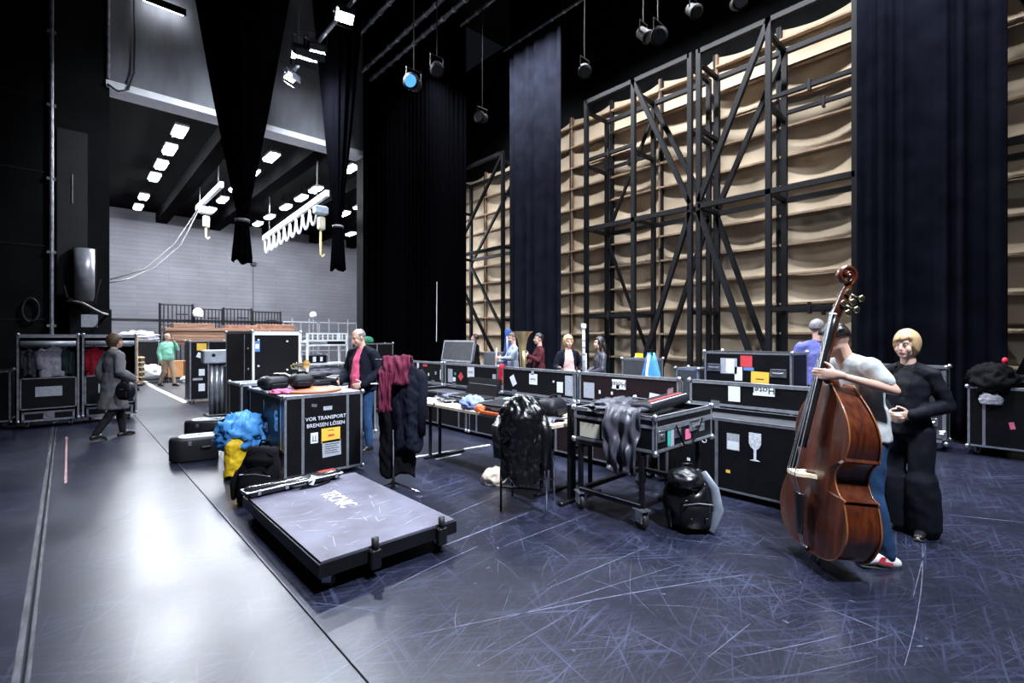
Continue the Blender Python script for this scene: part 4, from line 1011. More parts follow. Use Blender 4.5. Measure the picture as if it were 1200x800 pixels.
def backpack(label, x, y, rz, s, m, m2, seed):
    t = thing('backpack', label, 'backpack', (x, y, 0), rz, 'backpacks on the stage floor')
    rows = []
    for i in range(13):
        v = i / 12; z = .50 * v * s; k = (.82 + .2 * math.sin(PI * min(1, v * 1.2)) - .45 * max(0, v - .75) * 4 * .4); ring = []
        for j in range(36):
            c = 2 * PI * j / 36; x_ = math.copysign(abs(math.cos(c)) ** .7, math.cos(c)); y_ = math.copysign(abs(math.sin(c)) ** .7, math.sin(c))
            ring.append((x_ * .18 * k * s, y_ * .13 * k * s + .05 * s * v * (1 - v), z))
        rows.append(ring)
    me = MB().rings(rows).mesh('main_bag', True); wrinkle(me, .014 * s, (7, 7, 6), seed); link('main_bag', me, m, t)
    me = MB().cbox((0, -.145 * s, .17 * s), (.27 * s, .10 * s, .26 * s), .045 * s).mesh('front_pocket', True); link('front_pocket', me, m2, t)
    MB().cbox((0, -.10 * s, .40 * s), (.25 * s, .09 * s, .12 * s), .04 * s).build('top_pocket', m, t, True)
    for k in (-1, 1):
        MB().loft([(k * .09 * s, .11 * s, .48 * s), (k * .12 * s, .21 * s, .42 * s), (k * .13 * s, .22 * s, .24 * s), (k * .11 * s, .14 * s, .06 * s)], [(.035 * s, .012 * s)] * 4, 8, V((1, 0, 0))).build('shoulder_strap', m, t, True)
        MB().loft([(k * .185 * s, -.02 * s, .03 * s), (k * .205 * s, -.02 * s, .16 * s), (k * .185 * s, -.02 * s, .27 * s)], [(.04 * s, .02 * s), (.06 * s, .03 * s), (.05 * s, .02 * s)], 10, V((0, 1, 0)), True).build('side_pocket', m2, t, True)
    MB().tube([(-.05 * s, .06 * s, .50 * s), (-.04 * s, .06 * s, .56 * s), (.04 * s, .06 * s, .56 * s), (.05 * s, .06 * s, .50 * s)], .011 * s, 6).build('grab_handle', m, t, True)
    MB().tube([(-.13 * s, -.196 * s, .27 * s), (0, -.199 * s, .285 * s), (.13 * s, -.196 * s, .27 * s)], .005, 5).build('zip', STEEL, t)
    for k in (-.06, .07): MB().cbox((k * s, -.20 * s, .13 * s), (.022, .012, .05), .003).build('buckle', BLKM, t)
    return t
backpack('black backpack slumped against the front of the labelled flight case', 1.33, 5.05, -.5, 1.02, F_BLK, F_BLK, 3).rotation_euler = (-.10, .12, -.5)
NYL = fab('shiny_black_nylon', (0.005, 0.0055, 0.007), .28, spec=.5); NYLS = fab('silver_nylon', (0.20, 0.22, 0.27), .32, spec=.6)
p = at_z(812, 622)
bp = backpack('shiny black and silver backpack on the floor before the long trunks', p.x + .05, p.y + .05, -.75, .92, NYL, NYL, 8)
for o in list(bp.children):
    if o.name.split('.')[0] == 'main_bag': bpy.data.objects.remove(o)
pile('main_bag', None, (0, .0, 0), (.40, .30, .50), NYL, None, 15, amp=.16, freq=1.7, parent=bp, flat=.12)
MB().loft([(.12, -.14, .03), (.17, -.15, .20), (.15, -.12, .36), (.09, -.06, .47)], [(.035, .015), (.045, .02), (.04, .02), (.03, .012)], 10, V((1, -1, 0)), True).build('silver_panel', NYLS, bp, True)
pile('crumpled_flap', None, (-.06, -.06, .37), (.26, .24, .16), NYL, None, 11, amp=.18, freq=1.6, parent=bp)
a, b = V((1.12, 4.50, .262)), V((1.92, 4.56, .262))
t = thing('long_instrument_case', 'long glossy black instrument case on the back edge of the platform', 'instrument case', (a + b) / 2, math.atan2(b.y - a.y, b.x - a.x))
GLB = mat('glossy_black_shell', (0.012, 0.012, 0.015), .16, coat=.6)
MB().cbox((0, 0, .0), (.86, .15, .085), .03).build('shell', GLB, t, True); MB().cbox((0, -.002, .012), (.865, .157, .012), .004).build('seam', ALU, t)
MB().cbox((.30, 0, .044), (.16, .06, .004), .001).build('red_mark', mat('dark_red_mark', (0.3, 0.02, 0.02), .3), t)
for x in (-.33, -.1, .13, .36): MB().cbox((x, -.079, .0), (.03, .012, .045), .003).build('latch', STEEL, t)
MB().tube([(-.06, -.078, -.01), (-.05, -.11, -.012), (.05, -.11, -.012), (.06, -.078, -.01)], .011, 6).build('handle', RUB, t, True)
MB().box((.12, -.09, .01), (.055, .006, .085), Matrix.Rotation(.4, 3, 'Y')).build('paper_tag', PAPER, t)
MB().tube([(.12, -.083, -.0), (.0, -.11, -.04), (.15, -.13, -.045), (.28, -.1, -.03)], .012, 6).build('strap', F_BLK, t, True)

# ---- coat stand with garments
p = at_z(461, 573)
t = thing('coat_stand', 'thin chrome stand holding the dark and maroon clothes', 'stand', (p.x, p.y, 0), -TH)
MB().cyl((0, 0, .05), (0, 0, 1.36), .011, 10).build('pole', CHROME, t, True); MB().cyl((0, 0, .02), (0, 0, .10), .02, 10).build('hub', BLKM, t)
for k, L in ((-.45, .36), (1.9, .30), (3.9, .30)): MB().loft([(0, 0, .07), (L * math.cos(k), L * math.sin(k), .012)], [.013, .011], 8).build('foot', CHROME, t, True)
MB().cyl((-.22, -.05, 1.10), (.12, -.05, 1.10), .006, 8).build('cross_bar', STEEL, t); MB().cyl((-.2, .04, 1.34), (.2, .04, 1.34), .010, 8).build('shoulder_bar', BLKM, t)
fx_, fy_ = math.cos(-TH), math.sin(-TH)
def loc_(x, y, z): return (p.x + x * fx_ - y * fy_, p.y + x * fy_ + y * fx_, z)
garment('dark_suit', 'long black suit cover hanging on the thin chrome stand', loc_(.02, .10, 1.37), -TH, .42, .17, 1.24, F_BLK, seed=11, sleeves=False, flare=.85, folds=5, amp=.1, wamp=.016)
garment('navy_coat', 'dark navy coat hanging at the right of the chrome stand', loc_(.15, .05, 1.30), -TH, .27, .22, .88, F_NAVY, seed=13, sleeves=True, folds=4, amp=.2, flare=1.0, wamp=.02)
cloth_over('maroon_sweater', 'maroon sweater draped over the clothes on the chrome stand', [(.12, 1.22), (.04, 1.38), (-.06, 1.39), (-.13, 1.3), (-.15, 1.1)], .34, loc_(.04, .03, 0), -TH + .15, F_MAR, 'sweater', 5, .035, taper=.45, thick=.03)
cloth_over('maroon_sleeve', 'hanging maroon sweater sleeve on the left of the chrome stand', [(-.02, 1.28), (-.12, 1.22), (-.14, 1.0), (-.13, .82)], .12, loc_(-.06, .0, 0), -TH, F_MAR, 'sweater', 8, .02, thick=.03)

# ---- long table with things on it
def table(label, x0, x1, y0, y1, h, edge):
    t = thing('folding_table', label, 'table', ((x0 + x1) / 2, (y0 + y1) / 2, 0)); hx, hy = (x1 - x0) / 2, (y1 - y0) / 2
    MB().bb(-hx, hx, -hy, hy, h - .03, h).build('table_top', edge, t)
    for y in (-hy + .25, hy - .25):
        for x in (-hx + .12, -hx + .27): MB().cyl((x, y, .03), (x, y, h - .03), .022, 10).build('leg', BLKM, t)
        MB().cbox((-.0, y, .02), (2 * hx - .05, .06, .035), .01).build('foot', BLKM, t); MB().cbox((0, y, h - .05), (2 * hx - .1, .05, .04), .008).build('bearer', BLKM, t)
        MB().bar((-hx + .2, y, h - .08), (-hx + .2, y * .5, h - .05), .02).build('strut', BLKM, t)
    return t
table('long folding table with instruments and clothes before the trunk row', 3.36, 4.06, 3.05, 5.55, .74, WOODT)
TZ = .741
def flat_case(label, x, y, z, rz, s, m, lid=None, name='instrument_case', tiltlid=1.9):
    t = thing(name, label, 'instrument case', (x, y, z), rz, 'instrument cases on the tables')
    MB().cbox((0, 0, s[2] / 2), s, .012).build('shell', m, t); MB().cbox((0, 0, s[2] * .58), (s[0] + .004, s[1] + .004, .008), .002).build('seam', STEEL, t)
    if lid:
        mm = Matrix.Translation((0, s[1] / 2, s[2])) @ Matrix.Rotation(-(tiltlid - PI / 2), 4, 'X')
        MB().bb(-s[0] / 2, s[0] / 2, 0, .035, 0, s[1] * .75).tr(mm).build('open_lid', m, t); MB().bb(-s[0] / 2 + .03, s[0] / 2 - .03, -.005, 0, s[1] * .45, s[1] * .48).tr(mm).build('accessory_strip', ALUD, t)
    for x_ in (-s[0] * .3, s[0] * .3): MB().cbox((x_, -s[1] / 2 - .004, s[2] * .5), (.03, .01, .035), .002).build('latch', STEEL, t)
    MB().tube([(-.05, -s[1] / 2, s[2] * .45), (-.045, -s[1] / 2 - .025, s[2] * .45), (.045, -s[1] / 2 - .025, s[2] * .45), (.05, -s[1] / 2, s[2] * .45)], .008, 6).build('handle', RUB, t)
    return t
flat_case('black instrument case with its lid raised on the long table', 3.80, 4.85, TZ, -PI / 2, (.62, .30, .09), LAM, True)
flat_case('closed dark flat instrument case at the near end of the long table', 3.66, 3.98, TZ, -PI / 2 + .1, (.60, .42, .10), F_PADS)
flat_case('slim black case on the far end of the long table', 3.66, 5.22, TZ, -PI / 2 - .3, (.50, .16, .05), LAM)
pile('folded_cloth', 'lavender-grey folded cloth at the far end of the long table', (3.86, 5.30, TZ), (.32, .38, .09), F_LAV, 'cloth', 3, amp=.12)
pile('fleece', 'pale blue crumpled fleece on the edge of the long table', (3.50, 4.43, TZ), (.22, .30, .17), F_LBLUE, 'cloth', 9, amp=.3, freq=3)
pile('green_cloth', 'pale green crumpled cloth on the long table', (3.90, 4.22, TZ), (.2, .26, .12), F_GRN, 'cloth', 2, amp=.3)
pile('orange_pouch', 'small bright orange pouch at the edge of the long table', (3.42, 4.20, TZ), (.10, .12, .10), ORANGE, 'pouch', 6, amp=.12)
MBo = MB().bb(3.352, 3.372, 3.3, 4.12, TZ, TZ + .028); tag(MBo.build('orange_ruler', ORANGE), 'long orange strip lying along the edge of the table', 'strip')
tag(MB().bb(-.12, .12, -.15, .15, 0, .02).build('music_sheets', PAPER), 'white sheets of music on the far end of the table', 'paper').location = (3.50, 5.40, TZ)
for k, (x, y, a) in enumerate(((3.46, 5.08, .5), (3.56, 4.92, .9))):
    o = MB().cyl((-.13, 0, .014), (.13, 0, .014), .013, 8).build('drumstick', mat('silver_tube', (0.6, 0.6, 0.66), .25, .8), None, True)
    tag(o, ['silver flute joint lying nearer the far table end', 'silver flute joint lying before the open black case'][k], 'instrument'); o.name = 'flute_joint'; o.location = (x, y, TZ); o.rotation_euler = (0, 0, a)
soft_bag('handbag', 'black bag on the long table behind the leather jacket', (3.76, 3.42, TZ), (.34, .26, .20), .2, F_PADS, 'bag', 7)
cloth_over('striped_shirt', 'dark striped cloth hanging off the table end near the cart', [(.2, .02), (.0, .04), (-.08, -.02), (-.12, -.20), (-.10, -.30)], .34, (3.5, 3.30, TZ), -PI / 2, F_SILK, 'cloth', 4, .04)
cloth_over('red_scarf', 'narrow red scarf hanging over the trunk lid behind the leather jacket', [(.06, .02), (.0, .05), (-.03, .0), (-.04, -.16), (-.035, -.30)], .10, (5.452, 6.10, 1.07), -PI / 2, F_RED, 'scarf', 3, .012)
o = pile('paper_bag', 'crumpled cream paper bag on the floor beside the chair', at_z(580, 566), (.26, .22, .20), F_CREAM, 'bag', 4, amp=.22, freq=1.6)

# ---- chair with leather jacket
p = at_z(619, 592)
cz = -TH + PI - .25
t = thing('stacking_chair', 'metal-legged chair seen from behind with a black leather jacket on it', 'chair', (p.x, p.y, 0), cz + PI)
for sx in (-1, 1):
    MB().tube([(sx * .21, -.20, 0), (sx * .21, -.20, .40), (sx * .20, -.18, .44), (sx * .20, .18, .44), (sx * .21, .20, .40), (sx * .21, .22, 0)], .011, 8).build('leg', CHROME if sx > 0 else BLKM, t, True)
    MB().tube([(sx * .19, -.16, .45), (sx * .19, -.21, .6), (sx * .18, -.25, .86)], .011, 8).build('back_post', BLKM, t, True)
MB().cyl((-.21, .205, .2), (.21, .205, .2), .009, 8).build('cross_bar', BLKM, t); MB().cyl((-.21, -.2, .22), (.21, -.2, .22), .009, 8).build('cross_bar', BLKM, t)
MB().cbox((0, .01, .465), (.43, .43, .035), .015).build('seat', F_BLK, t, True); MB().cbox((0, -.235, .76), (.38, .03, .2), .012).build('backrest', F_BLK, t, True)
q = Matrix.Rotation(cz + PI, 3, 'Z') @ V((0, -.25, 0))
g = garment('leather_jacket', 'black leather jacket hung over the back of the metal chair', (p.x + q.x, p.y + q.y, 1.06), cz + PI, .44, .28, .74, F_LEA, 'jacket', True, 21, .30, .80, folds=4, amp=.38, pinch=1.9, wamp=.02)

# ---- rolling cart carrying the silver-edged case
t = thing('rolling_cart', 'black rolling cart on four casters under the open silver-edged case', 'cart', (3.98, 2.48, 0))
hx, hy = .50, .32
for x in (-hx, hx): MB().bb(x - .02, x + .02, -hy, hy, .16, .20).build('base_rail', BLKM, t)
for y in (-hy, hy): MB().bb(-hx, hx, y - .02, y + .02, .16, .20).build('base_rail', BLKM, t)
MB().bb(-hx - .024, -hx - .02, -hy, hy, .195, .203).build('bright_edge', ALU, t)
for x in (-hx, hx):
    for y in (-hy, hy):
        MB().bb(x - .018, x + .018, y - .018, y + .018, .2, .60).build('post', BLKM, t)
        f = dup_mesh('caster', FORK, t, (x, y, 0), (0, 0, rnd.uniform(-1, 1)), (1.35,) * 3); dup_mesh('wheel', WHEEL, f)
for y in (-hy, hy): MB().bb(-hx, hx, y - .02, y + .02, .60, .635).build('top_rail', BLKM, t)
for x in (-hx, 0, hx): MB().bb(x - .02, x + .02, -hy, hy, .60, .635).build('top_rail', BLKM, t)
t2 = thing('black_trestle', 'pair of tall black posts with flat feet between table and cart', 'stand', (3.52, 2.97, 0))
for x, y in ((0, .0), (.06, -.0), (.32, -.0)): MB().bb(x - .016, x + .016, y - .016, y + .016, .03, .93 if x < .1 else .62).build('post', BLKM, t2)
MB().cbox((.16, 0, .02), (.62, .07, .035), .01).build('foot', BLKM, t2); MB().bb(0, .33, -.012, .012, .5, .53).build('cross_rail', BLKM, t2)
c = Case('open silver-edged black case with paper labels, standing on the rolling cart', 3.98, 2.45, 0, 1.02, .84, .93 - .636, 0, LAM, None, (), (), ALU, .03, 'flight cases on the stage', casters=False, zbase=.636, hollow=.06)
c.on('L', MB().bb(.0, .84, -.006, 0, .20, .225), 'rim_strip', ALU); c.on('F', MB().bb(.0, 1.02, -.006, 0, .17, .215), 'rim_strip', ALU)
CREAMP = mat('cream_label', (0.62, 0.60, 0.48), .8, var=.1)
c.sticker('L', .18, .10, .22, .13, CREAMP); c.sticker('L', .52, .10, .22, .13, CREAMP); c.sticker('L', .35, .10, .07, .11, PAPER); c.on('L', MB().bb(.335, .365, -.004, -.002, .07, .13), 'print_mark', INK)
c.sticker('F', .22, .10, .05, .13, GRNS); c.sticker('F', .55, .09, .10, .09, PINKS); c.sticker('F', .27, .09, .06, .15, PAPERG)
for u in (.09, .36, .80): c.hw('F', LATCH, u, .14)
c.hw('F', HANDLE, .66, .16)
c.on('F', MB().tube([(.3, -.02, .2), (.42, -.03, .02), (.55, -.03, .0), (.7, -.02, .1), (.8, -.01, .2)], .008, 6), 'dangling_strap', F_BLK)
t = thing('keyboard_case', 'long black case with a red stripe lying across the open case', 'instrument case', (4.05, 2.30, .933), .16)
MB().cbox((0, 0, .045), (.98, .20, .085), .02).build('shell', F_PADS, t, True); MB().cbox((.05, -.02, .090), (.8, .03, .006), .002).build('red_stripe', mat('red_stripe_paint', (0.6, 0.05, 0.05), .5), t); MB().cbox((.0, -.075, .086), (.9, .02, .006), .002).build('white_piping', PAPERG, t)
for k in range(4): MB().cyl((.30 + k * .04, .05, .08), (.30 + k * .04, .05, .13 + .01 * (k % 2)), .01, 8).build('knob', STEEL, t)
cloth_over('grey_jacket', 'grey nylon jacket hanging over the edge of the open case', [(.34, .02), (.1, .05), (.0, .035), (-.05, -.06), (-.06, -.30), (-.05, -.50)], .40, (3.46, 2.32, .935), -PI / 2 + .12, F_SILK, 'jacket', 3, .045, taper=.35, thick=.02)
pile('grey_hood', 'crumpled grey jacket hood lying in the open case', (3.80, 2.62, .89), (.62, .30, .13), F_SILK, 'jacket', 6, amp=.3, freq=3)

# ---- things in the wardrobe trunks and on the cases at right
def hung(label, w, dx, top, wd, h, m, seed):
    t = garment('hanging_jacket', label, (w.x + dx, w.y - .05, top), PI / 2 * .0 + .2, wd, .2, h, m, 'jacket', True, seed, .12, group='clothes hanging in the wardrobe trunks'); return t
hung('pale patterned jacket hanging in the open wardrobe trunk', w1, .06, 1.42, .38, .56, F_WHT, 31)
hung('dark grey jacket at the left inside the first wardrobe trunk', w1, -.26, 1.40, .18, .5, F_SILK, 32)
hung('dark teal jacket at the right inside the first wardrobe trunk', w1, .27, 1.40, .16, .5, fab('dark_teal_cloth', (0.03, 0.05, 0.06)), 33)
hung('red garment hanging in the second wardrobe trunk', w2, -.22, 1.40, .24, .55, F_RED, 34)
hung('black garment in the second wardrobe trunk beside the red one', w2, .12, 1.40, .24, .55, F_BLK, 35)
pile('dark_clothes', 'heap of dark clothes hanging over the corner of the low wide case', (9.08, .30, .80), (.52, .44, .42), F_BLK, 'clothes', 3, amp=.25, flat=.1)
pile('dark_clothes', 'dark cloth heap lying along the low wide case at the right edge', (9.25, -.3, .925), (.55, .8, .20), F_BLK, 'clothes', 8, amp=.25)
pile('white_cloth', 'small white cloth peeping from under the dark clothes at right', (8.86, .30, .70), (.10, .2, .18), F_WHT, 'cloth', 2, amp=.2)
t = thing('gig_bag', 'bright blue gig bag standing behind the brownish trunk', 'instrument bag', at_x(763, 440, 6.1).to_2d().to_3d())
rows = []
for i in range(12):
    v = i / 11; k = (1 - v ** 2.4 * .75); rows.append([(.13 * k * math.cos(2 * PI * j / 20), .24 * k * math.sin(2 * PI * j / 20), 1.36 * v) for j in range(20)])
MB().rings(rows).build('shell', F_BLUE, t, True); MB().tube([(-.135, 0, .2), (-.137, 0, .7), (-.115, .0, 1.1), (-.05, 0, 1.33)], .018, 6).build('white_piping', PAPER, t, True)
MB().tube([(-.05, .05, 1.32), (-.05, .04, 1.4), (-.05, -.04, 1.4), (-.05, -.05, 1.32)], .012, 6).build('handle', F_BLK, t)

# ================================================================== PEOPLE
def hand_mb(mb, w, d, pn, curl, s, side, thumb_dir=None):
    """w wrist, d pointing direction, pn palm normal, side +1/-1 thumb side"""
    w = V(w); d = V(d).normalized(); pn = V(pn); pn = (pn - d * pn.dot(d)).normalized(); lat = d.cross(pn) * side
    mb.loft([w - d * .02 * s, w + d * .03 * s, w + d * .085 * s], [(.026 * s, .02 * s), (.038 * s, .016 * s), (.041 * s, .013 * s)], 10, lat, True)
    for k, (off, L) in enumerate(((.030, .80), (.010, .92), (-.011, .86), (-.031, .66))):
        p = w + d * .085 * s + lat * off * s; dd = d.copy(); pts = [p - d * .02 * s, p]
        for j, seg in enumerate((.042, .028, .02)):
            ax = d.cross(pn).normalized(); dd = Matrix.Rotation(curl * (.55, .9, .7)[j], 3, ax) @ dd
            p = p + dd * seg * L * s; pts.append(p)
        mb.loft(pts, [.0095 * s, .0095 * s, .009 * s, .0085 * s, .0075 * s], 8, None, True)
    p = w + d * .025 * s + lat * .03 * s; td = (d * .65 + lat * .7 + pn * .35).normalized()
    mb.loft([p - lat * .015 * s, p + td * .035 * s, p + td * .062 * s + d * .008 * s, p + (td * .075 + d * .022) * s], [.013 * s, .011 * s, .010 * s, .008 * s], 8, None, True)

def person(label, loc, rz, H=1.75, top=None, legs=None, shoes=None, hair=None, J=None, head=(0, 0, 0), vox=.014, sleeve='long', coat=None, wide=0.0, hands=None, curl=.5, build=1.0, skin=None, top2=None, jacket=None, seed=0, zoff=0.0, belly=0.0, jg=.028):
    s = H / 1.75; J = J or {}; skin = skin or SKIN
    t = thing('person', label, 'person', (loc[0], loc[1], zoff), rz)
    D = dict(pel=(0, 0, .95), waist=(0, -.005, 1.09), chest=(0, 0, 1.30), neck=(0, .015, 1.47), head=(0, -.015, 1.635),
             hipL=(.09, 0, .91), hipR=(-.09, 0, .91), kneL=(.10, -.02, .50), kneR=(-.10, -.02, .50), ankL=(.10, .03, .085), ankR=(-.10, .03, .085),
             toeL=(.12, -.14, .03), toeR=(-.12, -.14, .03), shoL=(.182 * build ** .8, .01, 1.385), shoR=(-.182 * build ** .8, .01, 1.385), elbL=(.235, .03, 1.13), elbR=(-.235, .03, 1.13),
             wriL=(.235, -.07, .88), wriR=(-.235, -.07, .88), hndL=None, hndR=None, palmL=None, palmR=None)
    D.update(J)
    P = {k: (V(v) * s if v is not None else None) for k, v in D.items()}
    bd = build
    shv = (P['shoL'] - P['shoR']).normalized()
    hpv = (P['hipL'] - P['hipR']).normalized()
    def torso(mb, g, lo=True, up=True, bl=0.0):
        pts, rad = [], []
        if lo: pts += [P['pel'] - V((0, 0, .06)) * s]; rad += [((.155 * bd + g) * s, (.105 * bd + g) * s)]
        pts += [P['pel'] + (P['waist'] - P['pel']) * .25, P['waist'], P['chest'], P['neck'] - (P['neck'] - P['chest']).normalized() * .075 * s]
        rad += [((.162 * bd + g) * s, (.112 * bd + bl + g) * s), ((.140 * bd + bl * .7 + g) * s, (.100 * bd + bl + g) * s), ((.162 * bd + g) * s, (.108 * bd + g) * s), ((.125 * bd + g) * s, (.07 * bd + g) * s)]
        mb.loft(pts, rad, 18, shv, True)
        for a in 'LR':
            mb.loft([P['neck'] - V((0, 0, .035 * s)), P['sho' + a]], [(.058 + g) * s, (.046 + g) * s], 10, None, True)
    def limb(mb, a, b, c, ra, rb, rc, g):
        mb.loft([P[a], P[a].lerp(P[b], .5), P[b]], [(ra + g) * s, ((ra + rb) / 2 + .004 + g) * s, (rb + g) * s], 12, None, True)
        if c: mb.loft([P[b], P[b].lerp(P[c], .35), P[c]], [(rb + g) * s, ((rb * .98 + .002) + g) * s, (rc + g) * s], 12, None, True)
    def leg(mb, a, g, flare=0.0):
        limb(mb, 'hip' + a, 'kne' + a, None, .082 * bd, .055, .04, g)
        mb.loft([P['kne' + a], P['kne' + a].lerp(P['ank' + a], .35), P['ank' + a]], [(.055 + g + flare * .4) * s, (.054 + g + flare * .7) * s, (.036 + g + flare) * s], 12, None, True)
    # body: one continuous skin
    b = MB(); torso(b, -.012)
    for a in 'LR':
        leg(b, a, -.008); limb(b, 'sho' + a, 'elb' + a, 'wri' + a, .046 * bd, .036, .025, -.004)
        b.loft([P['ank' + a] + V((0, .03, -.04)) * s, P['toe' + a]], [.03 * s, .025 * s], 8, None, True)
        d = P['hnd' + a] if P['hnd' + a] is not None else (P['wri' + a] - P['elb' + a])
        sg = 1 if a == 'L' else -1
        pn = P['palm' + a] if P['palm' + a] is not None else V((-sg, 0, 0))
        dn = d.normalized(); lat = dn.cross((pn - dn * pn.dot(dn)).normalized())
        fwd = V((0, -1, 0)) if abs(dn.y) < .8 else V((0, 0, 1))
        hand_mb(b, P['wri' + a], d, pn, curl, s, 1 if lat.dot(fwd) > 0 else -1)
    hm = Matrix.Translation(P['head']) @ Matrix.Rotation(head[0], 4, 'Z') @ Matrix.Rotation(head[1], 4, 'X') @ Matrix.Rotation(head[2], 4, 'Y') @ Matrix.Scale(s, 4)
    hb = MB()
    hb.ell((0, .012, .025), (.074, .093, .096), 18, 12); hb.ell((0, -.025, -.045), (.058, .066, .068), 16, 10); hb.ell((0, -.066, -.088), (.026, .022, .02), 10, 8)
    hb.ell((0, -.072, .03), (.05, .018, .02), 10, 6)
    for k in (-1, 1):
        hb.ell((k * .038, -.062, -.03), (.024, .022, .028), 10, 6); hb.ell((k * .076, .012, -.008), (.011, .02, .032), 10, 8)
    hb.loft([(0, -.084, .02), (0, -.100, -.008), (0, -.106, -.026)], [.009, .012, .015], 8, None, True); hb.ell((0, -.083, -.057), (.026, .012, .012), 10, 6)
    hb.tr(hm); b.add(hb.v, hb.f)
    b.loft([P['neck'] - V((0, 0, .07 * s)), hm @ V((0, .018, -.05))], [.060 * s, .052 * s], 12, None, True)
    link('body', remesh(b, vox * .62, 2), skin, t)
    for k in (-1, 1):
        MB().ell((k * .030, -.0815, .010), (.0095, .005, .0048), 10, 6).tr(hm).build('eye', EYEW, t, True)
        MB().ell((k * .030, -.0865, .010), (.0048, .003, .0046), 8, 6).tr(hm).build('iris', EYED, t, True)
        MB().loft([(k * .016, -.090, .029), (k * .032, -.089, .035), (k * .048, -.078, .030)], [.0028, .0034, .002], 6).tr(hm).build('eyebrow', hair[0] if hair and hair[1] != 'bald' else EYED, t, True)
    MB().loft([(-.022, -.089, -.058), (0, -.0965, -.056), (.022, -.089, -.058)], [.002, .0062, .002], 8).tr(hm).build('lips', LIP, t, True)
    # hair
    if hair:
        hmat, st = hair; n, m = 72, 36; rows = []
        fr, lowf, lows, drop = dict(short=(.55, 0, -.30, 1.0), bald=(.78, 0, -.30, 1.0), bob=(.22, 0, -1.1, 1.18), curly=(.42, 0, -1.1, 1.22), long=(.45, 0, -1.1, 1.3))[st]
        for i in range(m + 1):
            a = PI * min(max(i / m, .015), .985); ring = []
            for j in range(n):
                c = 2 * PI * j / n; d = V((math.sin(a) * math.cos(c), math.sin(a) * math.sin(c), -math.cos(a)))
                frr = fr + (.16 * d.x + .12 * noise.noise(V((d.x * 6, d.z, seed))) if st in ('bob', 'long') else 0)
                face = d.y < -.30 and d.z < frr - .25 * (abs(d.x) ** 2)
                cheek = st in ('bob', 'curly', 'long') and d.y < -.62 and d.z < frr
                inside = (face if st in ('short', 'bald') else (cheek or (face and abs(d.x) < .78))) or d.z < lows
                if st == 'bald' and d.z > .35 and d.y < .55: inside = True
                if st in ('short', 'bald') and abs(d.x) > .7 and d.y < .1 and d.z < -.05: inside = True
                th = {'short': 1.13, 'bald': 1.08, 'bob': 1.24, 'curly': 1.30, 'long': 1.16}[st]
                f = .90 if inside else th + (.09 if st == 'curly' else .03) * noise.noise(d * (6 if st == 'curly' else 3) + V((seed, 0, 0))) + .035 * noise.noise(V((math.atan2(d.x, d.y) * 7, d.z * 1.6, seed)))
                z = d.z * .098 * f
                if z < 0 and not inside: z *= drop
                ring.append(V((d.x * .076 * f, .012 + d.y * .095 * f, .025 + z)))
            rows.append(ring)
        hbm = MB().rings(rows)
        if st == 'long': hbm.loft([(0, .07, .0), (0, .10, -.12), (0, .10, -.26)], [(.085, .05), (.085, .04), (.06, .025)], 12, (1, 0, 0), True); hbm.loft([(.07, .0, .02), (.075, .01, -.12), (.07, .02, -.24)], [.025, .028, .015], 8, None, True); hbm.loft([(-.07, .0, .02), (-.075, .01, -.12), (-.07, .02, -.24)], [.025, .028, .015], 8, None, True)
        if st == 'bob': hbm.ell((0, .055, -.045), (.072, .05, .06), 14, 8)
        hbm.tr(hm).build('hair', hmat, t, True)
    # clothes
    cv = max(vox, .010)
    if legs:
        b = MB(); b.loft([P['pel'] - V((0, 0, .05)) * s, P['pel'] + (P['waist'] - P['pel']) * .6], [((.158 * bd + .008) * s, (.112 * bd + .008 + belly * .4) * s), ((.158 * bd + .008) * s, (.110 * bd + .008 + belly * .8) * s)], 16, hpv, True)
        for a in 'LR': leg(b, a, .012 + wide * .3, wide)
        link('trousers', wrinkle(remesh(b, cv, 4), .006, (9, 9, 6), seed + 1), legs, t)
    if shoes:
        for a in 'LR':
            an, to = P['ank' + a], P['toe' + a]; f = (to - an); f.z = 0; f.normalize(); base = min(an.z - .085 * s, 10)
            hl = V((an.x, an.y, an.z - .055 * s)) - f * .05 * s
            b = MB(); sd = f.cross(UP)
            b.loft([hl, V((an.x, an.y, an.z - .04 * s)) + f * .02 * s, an.lerp(to, .55) + UP * .004 * s, to + UP * .004 * s], [(.036 * s, .036 * s), (.040 * s, .05 * s), (.044 * s, .034 * s), (.038 * s, .024 * s)], 12, sd, True)
            sh = link('shoe', remesh(b, .008, 3), shoes, t)
            b = MB(); z0 = to.z - .027 * s
            dz = hl.z - .036 * s - z0
            b.loft([hl + UP * (-.032 * s) - f * .01, V((an.x, an.y, hl.z - .03 * s)) + f * .06 * s, to + UP * (-.018 * s) + f * .012], [(.037 * s, .012 * s), (.042 * s, .010 * s), (.040 * s, .010 * s)], 12, sd, True)
            b.build('sole', RUB, sh, True)
